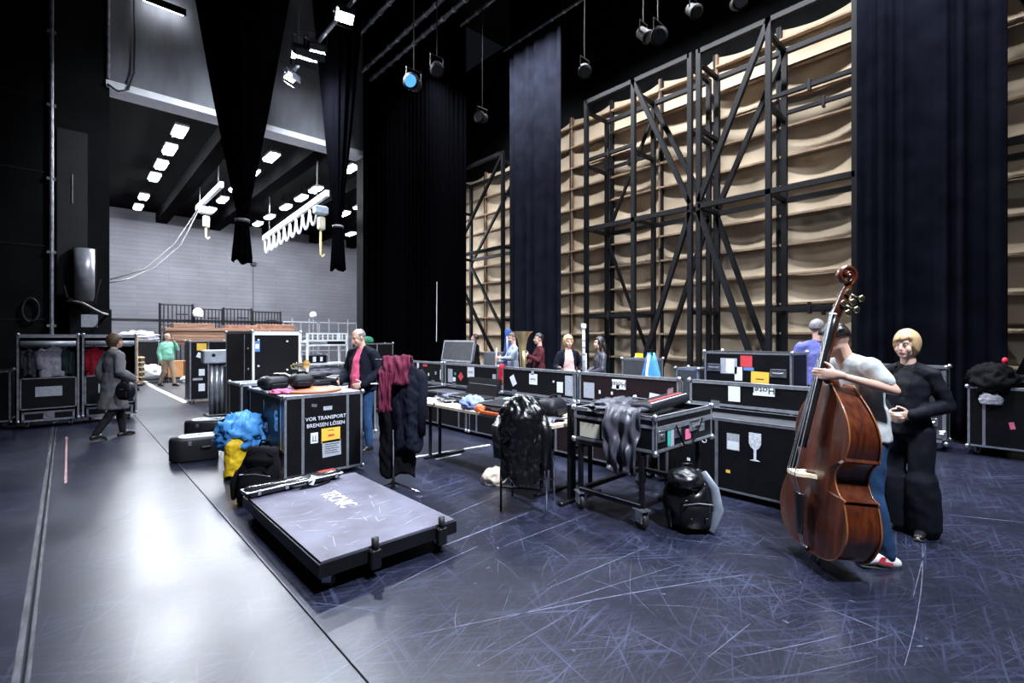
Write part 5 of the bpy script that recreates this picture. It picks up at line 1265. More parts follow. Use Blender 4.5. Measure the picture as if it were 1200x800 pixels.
    def upper(m, g, slv, nm, skirt=None, openf=False, b2=0.0):
        b = MB(); torso(b, g, bl=belly)
        for a in 'LR':
            if slv == 'long': limb(b, 'sho' + a, 'elb' + a, 'wri' + a, .052 * bd, .043, .034, g * .8)
            elif slv == 'short':
                e = P['sho' + a].lerp(P['elb' + a], .58); b.loft([P['sho' + a], e], [(.052 * bd + g) * s, (.044 + g) * s], 12, None, True)
        pl = P['pel']
        if skirt:
            zb, fl = skirt; b.loft([P['waist'], pl, V((pl.x, pl.y + .01, (pl.z + zb * s) / 2)), V((pl.x, pl.y + .02, zb * s))], [((.150 * bd + g) * s, (.115 * bd + g) * s), ((.178 * bd + g) * s, (.135 * bd + g) * s), ((.19 + fl * .5) * s, (.16 + fl * .5) * s), ((.20 + fl) * s, (.18 + fl) * s)], 20, hpv)
        else:
            b.loft([P['waist'], pl, pl - V((0, 0, .08)) * s], [((.152 * bd + g) * s, (.112 * bd + belly + g) * s), ((.172 * bd + g) * s, (.124 * bd + belly * .6 + g) * s), ((.178 * bd + g) * s, (.130 * bd + g) * s)], 18, hpv)
        return link(nm, wrinkle(remesh(b, cv, 4), .009, (8, 8, 7), seed), m, t)
    if top: upper(top, .012, sleeve, 'shirt')
    if jacket:
        o = upper(jacket, jg, 'long', 'jacket')
        if top2 is not None:     # open front: cut the front strip out of the jacket
            bm = bmesh.new(); bm.from_mesh(o.data)
            cy = P['chest'].y
            kill = [v for v in bm.verts if v.normal.y < -.35 and abs(v.co.x - P['chest'].x - top2[1]) < top2[0] * s * ((.55 + .45 * min(1, max(0, (1.45 * s - v.co.z) / .35))) if len(top2) < 3 else min(1, max(0, (v.co.z - 1.16 * s) / .25))) and v.co.z < P['neck'].z + .02]
            bmesh.ops.delete(bm, geom=kill, context='VERTS'); bm.to_mesh(o.data); bm.free()
            md = o.modifiers.new('thick', 'SOLIDIFY'); md.thickness = .012
    if coat: upper(coat[0], .030, 'long', 'coat', coat[1])
    t['pm'] = 0; del t['pm']
    return t, P, hm
def facing(v): return math.atan2(v[0], -v[1])
LEFT, RIGHT, BACK, NEAR = -RT, RT, FW, -FW

H_BLOND = mat('blond_hair', (0.50, 0.33, 0.17), .5, var=.35, scale=30, aniso=(6, 6, 1)); H_DARK = mat('dark_hair', (0.014, 0.010, 0.009), .4, var=.3); H_GREY = mat('grey_hair', (0.17, 0.16, 0.16), .6, var=.3); H_BROWN = mat('brown_hair', (0.09, 0.05, 0.028), .5, var=.4, scale=25); H_RED = mat('ginger_grey_hair', (0.30, 0.17, 0.10), .6)
JEANS = fab('blue_jeans', (0.022, 0.06, 0.145), .8, var=.4, scale=5); TEE = fab('white_grey_tshirt', (0.50, 0.52, 0.52)); SUIT = fab('blue_black_suit', (0.006, 0.007, 0.0115), .7, spec=.15); SHB = mat('black_shoe', (0.012, 0.012, 0.013), .35); SHW = mat('white_sneaker', (0.72, 0.70, 0.72), .6)
C_GREY = fab('grey_wool_coat', (0.155, 0.155, 0.165)); S_GRN = fab('mint_shirt', (0.20, 0.47, 0.35)); T_BEI = fab('beige_trousers', (0.25, 0.18, 0.13)); S_PINK = fab('pink_red_shirt', (0.80, 0.13, 0.24)); S_LIL = fab('lilac_blue_shirt', (0.13, 0.14, 0.40)); S_LT = fab('light_grey_shirt', (0.33, 0.37, 0.47)); S_MARO = fab('dark_maroon_shirt', (0.075, 0.012, 0.02)); S_ROSE = fab('pale_rose_top', (0.62, 0.40, 0.38))

# ---- woman in grey coat, walking away
p = at_z(134, 513)
person('woman in a grey coat walking away past the wardrobe trunks', p, facing(FW * .75 + RT * .35), 1.62, None, fab('black_trousers', (0.012, 0.012, 0.015)), SHB, (H_BROWN, 'bob'), seed=3,
       J=dict(hipL=(.08, 0, .9), kneL=(.08, -.12, .50), ankL=(.08, -.16, .085), toeL=(.09, -.33, .03), kneR=(-.09, .05, .49), ankR=(-.09, .30, .13), toeR=(-.10, .17, .03), elbL=(.25, .10, 1.14), wriL=(.26, .02, .90), elbR=(-.26, .05, 1.14), wriR=(-.22, -.16, 1.0)),
       coat=(C_GREY, (.50, .03)), head=(-.5, 0, 0), vox=.014)
soft_bag('shoulder_bag', 'dark shoulder bag carried by the woman in the grey coat', at_d(147, 468, 7.3), (.26, .14, .26), -TH, F_PADS, 'bag', 5)
# ---- man in green
p = at_z(196, 452)
person('man in a mint green shirt walking with a hand at his face', p, facing(NEAR * .3 + RT), 1.70, S_GRN, T_BEI, SHB, (H_RED, 'bald'), seed=5, belly=.05, build=1.1,
       J=dict(kneL=(.09, -.13, .5), ankL=(.09, -.20, .085), toeL=(.10, -.37, .03), kneR=(-.09, .03, .49), ankR=(-.09, .22, .10), toeR=(-.10, .06, .03), elbL=(.24, -.16, 1.22), wriL=(.08, -.20, 1.48), hndL=(-.05, 0, .1), elbR=(-.25, .06, 1.13), wriR=(-.24, .0, .88)), vox=.016)
# ---- man in pink shirt
p = V((3.02, 6.30, 0))
person('man in a pink shirt and open dark jacket looking down beside the labelled case', p, facing(NEAR + LEFT * .45), 1.70, S_PINK, JEANS, SHB, (H_GREY, 'bald'), seed=8, belly=.03, build=1.08, jacket=F_NAVY, top2=(.085, .0), head=(-.35, .35, 0),
       J=dict(head=(-.02, -.06, 1.62), elbL=(.29, .02, 1.14), wriL=(.22, -.22, .98), elbR=(-.29, .02, 1.14), wriR=(-.20, -.24, 1.0), hndL=(-.05, -.1, -.02), hndR=(.05, -.1, -.02)), vox=.012)
MB  # glasses
# ---- players at the back
p = at_z(557, 465)
t_, P_, hm_ = person('player in black raising a horn at the back, turned away', V((7.9, 9.9, 0)), facing(LEFT + FW * .2), 1.66, F_BLK, F_BLK, SHB, (H_DARK, 'short'), seed=9, vox=.018,
       J=dict(elbL=(.22, -.2, 1.22), wriL=(.09, -.34, 1.42), elbR=(-.22, -.2, 1.22), wriR=(-.09, -.34, 1.40), hndL=(0, -.1, .05), hndR=(0, -.1, .05)), head=(0, -.15, 0))
hn = thing('horn', 'small pale brass horn raised by the player in black', 'instrument', t_.location + Matrix.Rotation(t_.rotation_euler.z, 3, 'Z') @ V((0, -.40, 1.40)), t_.rotation_euler.z)
MB().lathe([(.10, -.26), (.085, -.245), (.04, -.18), (.016, -.08), (.011, .12)], 18, (0, 0, .0), Matrix.Rotation(-PI / 2, 3, 'X'), False).build('bell', BRASS, hn, True); MB().tube([(.04 * math.cos(a), -.02 + .08 * math.sin(a), -.06) for a in [q * .4 for q in range(17)]], .010, 6).build('tubing', BRASS, hn, True)
t_, P_, hm_ = person('man in a light grey shirt holding a clarinet before the blue bag', V((7.35, 7.85, 0)), facing(LEFT * .9 + NEAR * .25), 1.67, S_LT, F_BLK, SHB, (H_BROWN, 'short'), seed=10, vox=.016,
       J=dict(elbL=(.24, -.10, 1.16), wriL=(.10, -.30, 1.16), elbR=(-.24, -.10, 1.16), wriR=(-.08, -.32, 1.08), hndL=(-.05, -.1, .03), hndR=(.05, -.1, .03)), head=(0, .25, 0))
cl = thing('clarinet', 'pale clarinet held by the man in the light grey shirt', 'instrument', t_.location + Matrix.Rotation(t_.rotation_euler.z, 3, 'Z') @ V((0, -.40, .78)), t_.rotation_euler.z)
MB().loft([(0, 0, 0), (0, 0, .06), (0, .0, .12), (0, .02, .56)], [.035, .018, .014, .012], 10).build('tube', mat('pale_ivory', (0.6, 0.56, 0.5), .4), cl, True)
for k in range(6): MB().lathe([(.018, 0), (.018, .012)], 8, (0, .006, .16 + k * .06)).build('key', STEEL, cl)
bb_ = thing('instrument_cover', 'tall dark blue instrument cover standing behind the man in the light shirt', 'instrument bag', (7.75, 8.45, 0))
F_DBLU = fab('royal_blue_cover', (0.03, 0.07, 0.26), .6)
MB().rings([[(.14 * k * math.cos(2 * PI * j / 18), .14 * k * math.sin(2 * PI * j / 18), z) for j in range(18)] for z, k in ((0, .9), (.3, 1.05), (.9, .95), (1.3, .7), (1.6, .55), (1.74, .6), (1.78, .35))]).build('shell', F_DBLU, bb_, True)
MB().tube([(-.10, -.08, 1.0), (-.085, -.06, 1.3), (-.07, -.04, 1.6)], .02, 6).build('white_trim', PAPERG, bb_, True)
t_, P_, hm_ = person('man in a dark maroon shirt holding a large brass tuba', V((7.05, 6.75, 0)), facing(LEFT + NEAR * .2), 1.65, S_MARO, F_BLK, SHB, (H_DARK, 'short'), seed=12, vox=.016,
       J=dict(elbL=(.24, -.08, 1.18), wriL=(.12, -.26, 1.28), elbR=(-.24, -.10, 1.16), wriR=(-.1, -.28, 1.1), hndL=(-.05, -.1, .05), hndR=(.05, -.1, .03)))
q = Matrix.Rotation(t_.rotation_euler.z, 3, 'Z') @ V((.05, -.36, 0))
tb = thing('tuba', 'large upright brass tuba with the bell at head height', 'instrument', (t_.location.x + q.x, t_.location.y + q.y, .92), t_.rotation_euler.z)
MB().lathe([(.045, 0), (.06, .25), (.075, .45), (.10, .60), (.15, .70), (.21, .75), (.215, .757)], 28, (0, 0, .02), None, False).build('bell', BRASS, tb, True)
MB().tube([(.0, 0, .02), (.03, 0, -.06), (.09, 0, -.08), (.14, 0, -.02), (.15, 0, .2), (.12, 0, .36), (.08, .02, .36)], .034, 10).build('bow', BRASS, tb, True)
MB().tube([(-.06, .02, .5), (-.10, .02, .35), (-.11, .02, .1), (-.06, .02, .0), (.0, .04, .1), (.05, .05, .3)], .018, 8).build('branch', BRASS, tb, True)
for k in range(3): MB().cyl((-.07 + .045 * k, .08, .12), (-.07 + .045 * k, .08, .34), .017, 10).build('valve', CHROME, tb, True)
t_, P_, hm_ = person('curly blond woman in a pale rose top and dark cardigan with open hands', V((6.62, 5.62, 0)), facing(NEAR + RT * .15), 1.60, S_ROSE, F_GREY, SHB, (H_BLOND, 'curly'), seed=14, vox=.014, build=.9, jg=.02, jacket=F_NAVY, top2=(.12, 0),
       J=dict(elbL=(.25, .0, 1.14), wriL=(.20, -.24, 1.10), elbR=(-.25, .0, 1.14), wriR=(-.20, -.24, 1.10), hndL=(.06, -.1, .03), hndR=(-.06, -.1, .03), palmL=(0, 0, 1), palmR=(0, 0, 1)), head=(.1, .1, 0))
t_, P_, hm_ = person('dark-haired woman in a dark jacket facing the blond woman', V((6.90, 5.12, 0)), facing(LEFT + NEAR * .15), 1.58, F_SILK, F_BLK, SHB, (H_DARK, 'long'), seed=15, vox=.015, build=.88, jg=.016, jacket=F_SILK,
       J=dict(elbL=(.22, -.03, 1.13), wriL=(.12, -.22, 1.05), elbR=(-.22, -.03, 1.13), wriR=(-.12, -.22, 1.05)))
p = at_x(684, 425, 6.55)
bs = thing('bassoon', 'grey bassoon with a white bell ring standing between the two women', 'instrument', (p.x, p.y, .60))
MB().cyl((0, 0, 0), (0, 0, 1.12), .028, 12).build('long_joint', mat('grey_lacquer', (0.35, 0.35, 0.38), .35), bs, True); MB().cyl((.055, 0, 0), (.05, 0, .7), .022, 12).build('wing_joint', mat('grey_lacquer', (0.35, 0.35, 0.38), .35), bs, True)
MB().cbox((.027, 0, .04), (.13, .07, .14), .02).build('boot', EBONY, bs); MB().lathe([(.03, 1.12), (.044, 1.14), (.044, 1.20), (.036, 1.215), (.022, 1.215), (.022, 1.13)], 16).build('bell_ring', WHITEB, bs, True)
for k in range(7): MB().lathe([(.034, 0), (.034, .012)], 10, (0, 0, .2 + k * .12)).build('key', STEEL, bs)
MB().cyl((.02, 0, -.60), (.02, 0, 0), .010, 6).build('floor_spike', BLKM, bs)
# ---- blue shirt man and the man beside him
p = at_d(958, 400, 6.75)
person('man in a lilac-blue shirt seen from behind the tallest trunk', p, facing(FW * .8 + RT * .5), 1.82, S_LIL, F_NAVY, SHB, (H_GREY, 'short'), seed=16, vox=.013, build=1.1, sleeve='long',
       J=dict(elbL=(.28, .0, 1.14), wriL=(.2, -.2, 1.05), elbR=(-.28, .0, 1.14), wriR=(-.24, -.16, .98)), head=(-.55, 0, 0))
p = at_d(979, 400, 7.6)
person('man half hidden behind the lilac-blue shirt, only face showing', p, facing(NEAR + LEFT * .6), 1.74, F_BLK, F_BLK, SHB, (H_DARK, 'short'), seed=17, vox=.018)
# ---- woman in dark suit
p = at_z(1064, 624)
person('woman with short blond hair in a dark suit beside the bass player', p, facing(LEFT * 1.0 + NEAR * .62), 1.62, fab('black_blouse', (0.012, 0.012, 0.014)), SUIT, SHB, (H_BLOND, 'bob'), seed=18, vox=.010, jacket=SUIT, wide=.06, build=.86, jg=.016, top2=(.06, 0, 'V'),
       J=dict(elbL=(.245, .07, 1.13), wriL=(.10, -.20, 1.06), elbR=(-.24, .05, 1.13), wriR=(-.08, -.21, 1.04), hndL=(-.08, -.06, -.02), hndR=(.08, -.06, -.02), head=(0, -.03, 1.635)), head=(-.08, .06, 0), skin=mat('fair_skin', (0.68, 0.44, 0.34), .45, var=.06))
# ---- bass player
pf = at_z(1026, 664)
BP = V((pf.x, pf.y, 0)) + FW * .12
rzb = facing(LEFT + FW * .12)
mB = Matrix.Translation(BP) @ Matrix.Rotation(rzb, 4, 'Z'); iB = mB.inverted(); sB = 1.74 / 1.75
def loc_b(v): return tuple((iB @ V(v)) / sB)

# ================================================================== DOUBLE BASS
pin = at_z(943, 661)
phi = math.atan2(957 - 600, FPX); vdir = (FW * math.cos(phi) + RT * math.sin(phi)); toward = -vdir
vr = V((vdir.y, -vdir.x, 0)); YAW = math.radians(57)
nrm = (toward * math.cos(YAW) - vr * math.sin(YAW)).normalized()
axis = (UP * 1.0 + vr * math.tan(math.radians(6.0)) + vdir * .02).normalized()
nrm = (nrm - axis * nrm.dot(axis)).normalized()
ydir = -nrm; xdir = ydir.cross(axis).normalized()
BM = (Matrix((xdir, ydir, axis)).transposed() * 1.03).to_4x4(); BM.translation = pin
bass = thing('double_bass', 'red-brown varnished double bass held upright by its player', 'double bass', (0, 0, 0)); bass.matrix_world = BM
B0, BL = .115, 1.12          # body bottom and length
def cat(pts, n):
    out = []
    for i in range(len(pts) - 1):
        p0, p1, p2, p3 = (V((*pts[max(i - 1, 0)], 0)), V((*pts[i], 0)), V((*pts[i + 1], 0)), V((*pts[min(i + 2, len(pts) - 1)], 0)))
        for k in range(n):
            u = k / n; q = .5 * ((2 * p1) + (p2 - p0) * u + (2 * p0 - 5 * p1 + 4 * p2 - p3) * u * u + (3 * p1 - p0 - 3 * p2 + p3) * u ** 3); out.append((q.x, q.y))
    return out + [pts[-1]]
half = cat([(0, 0), (.15, .006), (.27, .05), (.335, .15), (.345, .23), (.315, .32), (.285, .375)], 6)
half += cat([(.30, .385), (.245, .40), (.200, .45), (.188, .49), (.200, .54), (.235, .585), (.265, .60)], 6)[0:]
half += cat([(.252, .615), (.266, .67), (.266, .73), (.235, .81), (.17, .89), (.095, .955), (.045, 1.0)], 6)[0:]
out = half + [(-x, z) for x, z in reversed(half[1:])]
out = [(x, B0 + z * BL) for x, z in out]
zc = B0 + .42 * BL
def ring(k, y):
    res = []
    q = min(1, (1 - k) / .45)
    for x, z in out:
        e = .27 * math.sqrt(max(.02, 1 - ((z - zc) / (.62 * BL)) ** 2)) * min(1, abs(x) / .1); xe = math.copysign(e, x) if x else 0
        res.append(((x * (1 - q) + xe * q) * k, y, zc + (z - zc) * (1 - (1 - k) * .96)))
    return res
def offs(o_, y, dy=None):
    cx = [(x * (1 - o_ / max(abs(x), .1)) if abs(x) > .03 else x, y if dy is None else dy(z), zc + (z - zc) * (1 - o_ / .55)) for x, z in out]; return cx
MB().rings([ring(1, .0), ring(1.0, -.007), ring(.985, -.009), ring(.94, -.008), ring(.8, -.016), ring(.6, -.028), ring(.4, -.036), ring(.2, -.040), ring(.02, -.041)]).build('front_plate', VARN, bass, True)
def backy(z): 
    u = (z - B0) / BL; return .205 - max(0, u - .62) * .16
MB().rings([offs(.008, 0), offs(.008, .05), offs(.008, 0, lambda z: backy(z))], False).build('ribs', VARN, bass, False)
MB().rings([offs(-.000, 0, lambda z: backy(z) - .001), offs(-.000, 0, lambda z: backy(z) + .006)]).build('back_plate', VARN, bass)
PURF = mat('edge_varnish', (0.26, 0.085, 0.022), .35, coat=.5)
n_ = len(out); loop = [(x, -.0035, z) for x, z in out] + [(out[0][0], -.0035, out[0][1])]
MB().tube(loop, .0055, 6).build('edge_lip', PURF, bass, True)
MB().tube([(x, backy(z) + .002, z) for x, _, z in offs(0, 0)] + [(out[0][0], backy(out[0][1]) + .002, out[0][1])], .0055, 6).build('edge_lip', PURF, bass, True)
zb = B0 + .45 * BL
for s in (-1, 1):                                    # f-holes
    pts = [(s * .085, zb + .10), (s * .10, zb + .125), (s * .120, zb + .115), (s * .117, zb + .08), (s * .125, zb + .02), (s * .142, zb - .05), (s * .150, zb - .09), (s * .165, zb - .105), (s * .182, zb - .09), (s * .178, zb - .07)]
    def py(x): return -.011 - .030 * max(0, 1 - abs(x) / .235)
    MB().loft([(x, py(x) - .0005, z) for x, z in cat(pts, 4)], [(.0075, .0025)] * (len(pts) * 4 - 3), 6, (1, 0, 0)).build('f_hole', INK, bass, True)
    MB().ell((s * .093, py(.093) - .001, zb + .102), (.013, .003, .013), 10, 6).build('f_hole', INK, bass, True); MB().ell((s * .176, py(.176) - .001, zb - .073), (.015, .003, .015), 10, 6).build('f_hole', INK, bass, True)
# bridge: stands on the front plate
br = [(-.075, -.033), (-.045, -.033), (-.042, -.055), (-.02, -.075), (.02, -.075), (.042, -.055), (.045, -.033), (.075, -.033), (.07, -.06), (.055, -.085), (.062, -.12), (.05, -.165), (.02, -.178), (-.02, -.178), (-.05, -.165), (-.062, -.12), (-.055, -.085), (-.07, -.06)]
vs = [(x, y, zb - .012) for x, y in br] + [(x * .96, y, zb + .010) for x, y in br]; n = len(br)
MB().add(vs, [tuple(range(n)), tuple(range(n, 2 * n))[::-1]] + [(i, (i + 1) % n, (i + 1) % n + n, i + n) for i in range(n)]).build('bridge', MAPLE, bass)
MB().ell((0, -.125, zb), (.018, .016, .014), 12, 8).build('bridge_heart', INK, bass, True)
# neck, fingerboard, nut
NZ = 1.69
def fby(z): return -.012 - (NZ - z) / (NZ - zb) * .148
MB().loft([(0, .05, B0 + BL - .06), (0, .03, B0 + BL + .01), (0, fby(B0 + BL + .05) + .034, B0 + BL + .05), (0, fby(B0 + BL + .12) + .026, B0 + BL + .12), (0, fby(NZ) + .02, NZ)], [(.045, .05), (.042, .04), (.031, .026), (.026, .02), (.022, .018)], 14, (1, 0, 0), True).build('neck', VARN, bass, True)
FZ = .80
rows = []
for k in range(9):
    u = k / 8; z = FZ + (NZ - FZ) * u; wd = .047 + (.022 - .047) * u; y = fby(z) 
    rows.append([(wd * math.cos(PI * j / 10), y - .022 * math.sin(PI * j / 10) * (1 - .3 * u), z) for j in range(11)] + [(-wd, y + .016, z), (wd, y + .016, z)])
MB().rings(rows).build('fingerboard', EBONY, bass, True)
MB().cbox((0, fby(NZ) - .006, NZ + .006), (.046, .036, .012), .003).build('nut', mat('pale_bone', (0.7, 0.68, 0.62), .4), bass)
# tailpiece, saddle, endpin
rows = []
for z, wd, y in ((B0 + .10, .026, -.060), (B0 + .2, .034, -.075), (B0 + .36, .052, -.098), (B0 + .375, .050, -.1)):
    rows.append([(wd * math.cos(PI * j / 10), y - .016 * math.sin(PI * j / 10), z) for j in range(11)] + [(-wd, y + .006, z), (wd, y + .006, z)])
MB().rings(rows).build('tailpiece', EBONY, bass, True)
MB().tube([(.012, -.06, B0 + .11), (.012, -.03, B0 + .005), (.0, .05, B0 - .012), (-.012, -.03, B0 + .005), (-.012, -.06, B0 + .11)], .004, 6).build('tail_wire', STEEL, bass)
MB().cbox((0, -.012, B0 + .006), (.07, .03, .03), .006).build('saddle', EBONY, bass)
MB().cyl((0, .09, B0 + .02), (0, .09, B0 - .035), .022, 12, .016).build('endpin_collar', EBONY, bass, True); MB().cyl((0, .09, B0 - .03), (0, .09, .018), .006, 8).build('endpin', CHROME, bass, True); MB().ell((0, .09, .012), (.012, .012, .014), 10, 6).build('rubber_tip', RUB, bass, True)
SH = .09   # strings
for k in range(4):
    x = -1.5 + k
    MB().tube([(x * .017, -.108, B0 + .372), (x * .029, -.181 + .010 * abs(x) ** 1.6 * .5, zb), (x * .0088, fby(NZ) - .022, NZ + .008), (x * .006, .012, NZ + .10 + .02 * k)], .0016 + .0005 * k, 6).build('string', STEEL, bass)
# pegbox and scroll
ax0 = NZ
MB().loft([(0, .0, NZ - .01), (0, .012, NZ + .05), (0, .035, NZ + .12), (0, .052, NZ + .18), (0, .054, NZ + .215)], [(.024, .030), (.030, .034), (.028, .033), (.024, .028), (.02, .024)], 14, (1, 0, 0), True).build('pegbox', VARN, bass, True)
sb = MB(); pts, rad = [], []
cz_, cy_ = NZ + .262, .030
for k in range(46):
    u = k / 45; a = math.radians(-70) + u * 2 * PI * 1.8; r = .060 * (1 - u) ** .8 + .008
    pts.append((0, cy_ + r * math.cos(a) * .95, cz_ + r * math.sin(a))); rad.append((.022 + .022 * u, .019 * (1 - u * .55)))
MB().loft(pts, rad, 10, (1, 0, 0), True).build('scroll', VARN, bass, True)
MB().cyl((-.046, cy_, cz_), (.046, cy_, cz_), .011, 12).build('scroll_eye', VARN, bass, True)
PL = mat('machine_plate_brass', (0.72, 0.60, 0.36), .28, 1.0)
for s in (-1, 1):
    for k in range(2):
        z = NZ + .06 + k * .075 + (.02 if s > 0 else 0); y = .018 + k * .022
        g = MB().lathe([(.020, -.004), (.022, -.003), (.022, .003), (.020, .004)], 16, (s * .036, y, z), Matrix.Rotation(PI / 2, 3, 'Y')).build('tuning_gear', PL, bass, True)
        MB().cyl((s * .038, y + .012, z - .014), (s * .038, y + .075, z - .03), .005, 8).build('worm_shaft', PL, bass, True)
        MB().loft([(s * .038, y + .07, z - .03), (s * .038, y + .085, z - .033), (s * .038, y + .105, z - .038)], [(.010, .006), (.024, .005), (.018, .004)], 10, (0, .2, 1), True).build('tuning_key', PL, bass, True)

# ---- the player: his left hand closes round the neck
grip = BM @ V((0, fby(1.30) + .01, 1.30))
wrw = grip + vr * .105 + toward * .045 - UP * .01
wr = V(loc_b(wrw)); iR = iB.to_3x3()
elb = V(loc_b(at_d(1049, 458, 3.14)))
JB = dict(chest=(0, -.03, 1.285), waist=(0, -.005, 1.09), neck=(-.01, -.09, 1.44), head=(-.02, -.18, 1.565), shoL=(.195, -.06, 1.385), shoR=(-.185, -.09, 1.385), elbL=tuple(elb), wriL=tuple(wr),
          hndL=tuple(iR @ (-vr + UP * .05)), palmL=tuple(iR @ (vdir - vr * .1)), elbR=(-.25, .04, 1.10), wriR=(-.20, -.10, .92), hndR=(.0, -.05, -.1),
          hipL=(.09, .0, .91), kneL=(.10, .0, .50), ankL=(.11, .10, .085), toeL=(.12, -.08, .03), kneR=(-.10, .02, .50), ankR=(-.10, .14, .085), toeR=(-.11, -.04, .03))
t_, P_, hm_ = person('man in a white T-shirt and jeans carrying the double bass', BP, rzb, 1.74, TEE, JEANS, SHW, (H_DARK, 'short'), JB, (-1.0, .45, 0), .010, 'short', seed=20, curl=.42, build=1.08)
for o in list(t_.children):
    if o.name.startswith('shoe'):
        vs = [v.co for v in o.data.vertices]; cx = sum((v.x for v in vs)) / len(vs); cy = sum((v.y for v in vs)) / len(vs); xs = max(v.x for v in vs)
        MB().prism([(cy - .0, .035), (cy - .035, .05), (cy - .01, .085), (cy + .02, .08), (cy + .0, .055), (cy + .06, .045), (cy + .06, .03)], xs - .004, xs + .002).tr(Matrix(((0, 1, 0, 0), (1, 0, 0, 0), (0, 0, 1, 0), (0, 0, 0, 1)))).build('red_flash', REDS, o)

# ================================================================== BACK-STAGE THINGS
def fence(label, px0, px1, Y, ztop, z0=0.0):
    a, b = at_y(px0, 395, Y).x, at_y(px1, 395, Y).x
    t = thing('steel_fence', label, 'fence', ((a + b) / 2, Y, 0), 0, 'black steel fence panels before the back wall'); hw = (b - a) / 2
    for s in (-1, 1): MB().cyl((s * hw * .98, 0, 0), (s * hw * .98, 0, ztop), .05, 8).build('post', BLKM, t)
    for z in (ztop - .06, ztop - 1.0, .3): MB().cyl((-hw, 0, z), (hw, 0, z), .035, 8).build('rail', BLKM, t)
    n = max(6, int(2 * hw / .15)); bm_ = MB().cyl((0, 0, .3), (0, 0, ztop - .08), .025, 6).mesh('bar'); bm_.materials.append(BLKM)
    for k in range(1, n): dup_mesh('bar', bm_, t, (-hw + 2 * hw * k / n, 0, 0))
    MB().box((hw * .3, -.05, ztop - .5), (.5, .05, .06)).build('clip', BLKM, t)
fence('black steel fence panel farthest left against the back wall', 187, 226, 27.0, 3.15); fence('black steel fence panel second from left against the back wall', 227, 261, 27.1, 3.0)
fence('black steel fence panel third from left against the back wall', 262, 295, 27.0, 3.05); fence('black steel fence panel farthest right against the back wall', 296, 329, 27.1, 2.95)
tag(pile('white_helmet', None, at_y(232, 371, 26.86), (.42, .36, .5), PAPER, None, 2, amp=.08), 'white bundle hung on the black fence at the back', 'bundle')
# trestle + boards
Yb = 21.5; xa, xb = at_y(196, 395, Yb).x, at_y(346, 395, Yb).x
t = thing('steel_trestle', 'black steel rack carrying the stacked brown boards', 'rack', ((xa + xb) / 2, Yb + .4, 0)); hw = (xb - xa) / 2
for x in (-hw * .95, -hw * .35, hw * .3, hw * .95):
    for y in (-.4, .4): MB().bb(x - .04, x + .04, y - .04, y + .04, 0, 1.22).build('leg', BLKM, t)
    MB().bb(x - .04, x + .04, -.45, .45, 1.22, 1.30).build('bearer', BLKM, t)
for y in (-.4, .4): MB().bb(-hw, hw, y - .03, y + .03, .55, .62).build('rail', BLKM, t)
bmesh_ = MB().cbox((0, 0, .062), (2 * hw, 1.0, .12), .012).mesh('timber_board'); bmesh_.materials.append(BOARD)
z = 1.30
for k in range(5):
    o = bpy.data.objects.new('timber_board', bmesh_); col.objects.link(o); o.location = ((xa + xb) / 2 + (.06, -.04, .1, 0, -.08)[k], Yb + .4 + (.02, -.03, 0, .03, -.02)[k], z)
    tag(o, ['bottom', 'second lowest', 'middle', 'second highest', 'top'][k] + ' long brown board of the stack behind the portal', 'board', 'brown boards stacked behind the portal'); z += .127
for (p0, p1, lab, h_) in ((202, 250, 'short brown board lying on the left end of the stack', .17), (262, 300, 'short reddish board lying mid stack', .13), (303, 343, 'short reddish board lying on the right end of the stack', .18)):
    x0, x1 = at_y(p0, 395, Yb + .3).x, at_y(p1, 395, Yb + .3).x
    tag(MB().cbox(((x0 + x1) / 2, Yb + .4, z + h_ / 2), (x1 - x0, .7, h_), .012).build('timber_board', BOARD if p0 < 210 else mat('reddish_board', (0.23, 0.10, 0.065), .7, var=.4)), lab, 'board', 'brown boards stacked behind the portal')
def dolly(label, px, Y, wd, parts):
    x = at_y(px, 395, Y).x; t = thing('low_dolly', label, 'dolly', (x, Y, 0)); MB().cbox((0, 0, .15), (wd, .7, .06), .01).build('deck', BLKM, t)
    for sx in (-1, 1):
        for y in (-.25, .25): caster(t, sx * (wd / 2 - .1), y)
    return x
ORW = mat('orange_ply', (0.45, 0.21, 0.08), .6, var=.15)
x = dolly('low black dolly carrying the orange boxes', 219, 20.6, 1.4, None)
for k, dx in enumerate((-.36, .12, .58)):
    c_ = thing('plywood_box', ['left', 'middle', 'right'][k] + ' orange plywood box on the low dolly behind the man in green', 'box', (x + dx, 20.6, .181), 0, 'orange plywood boxes'); MB().cbox((0, 0, .27), (.44, .5, .54), .01).build('body', ORW, c_); MB().cbox((0, 0, .55), (.46, .52, .03), .006).build('lid', ORW, c_)
pile('white_sack', 'white sack lying before the orange boxes', (x + .2, 19.9, 0), (.9, .5, .34), PAPER, 'sack', 4, amp=.2)
x = dolly('low dolly with white sacks left of the man in green', 174, 20.6, 1.0, None)
pile('white_sack', 'white sack heaped on the dolly left of the man in green', (x, 20.6, .181), (.8, .5, .5), PAPER, 'sack', 6, amp=.3)
x = at_y(180, 395, 22).x - .45
c = Case('black case with white bundles on it, left of the stacked boards', x, 22, 0, 1.15, .7, 1.45, .12, LAM, None, (), (), ALUD, .03, 'cases stored behind the portal')
pile('white_bundle', 'pale bundle wrapped in plastic on the black case behind the portal', (x, 22, 1.452), (1.1, .6, .42), F_WHT, 'bundle', 7, amp=.2)
c = Case('dark case in shadow beneath the stacked boards', at_y(232, 395, 20.9).x + 1.6, 20.85, 0, 1.3, .6, 1.1, .12, LAM, None, (), (), ALUD, .03, 'cases stored behind the portal')
x = at_y(156, 395, 20).x
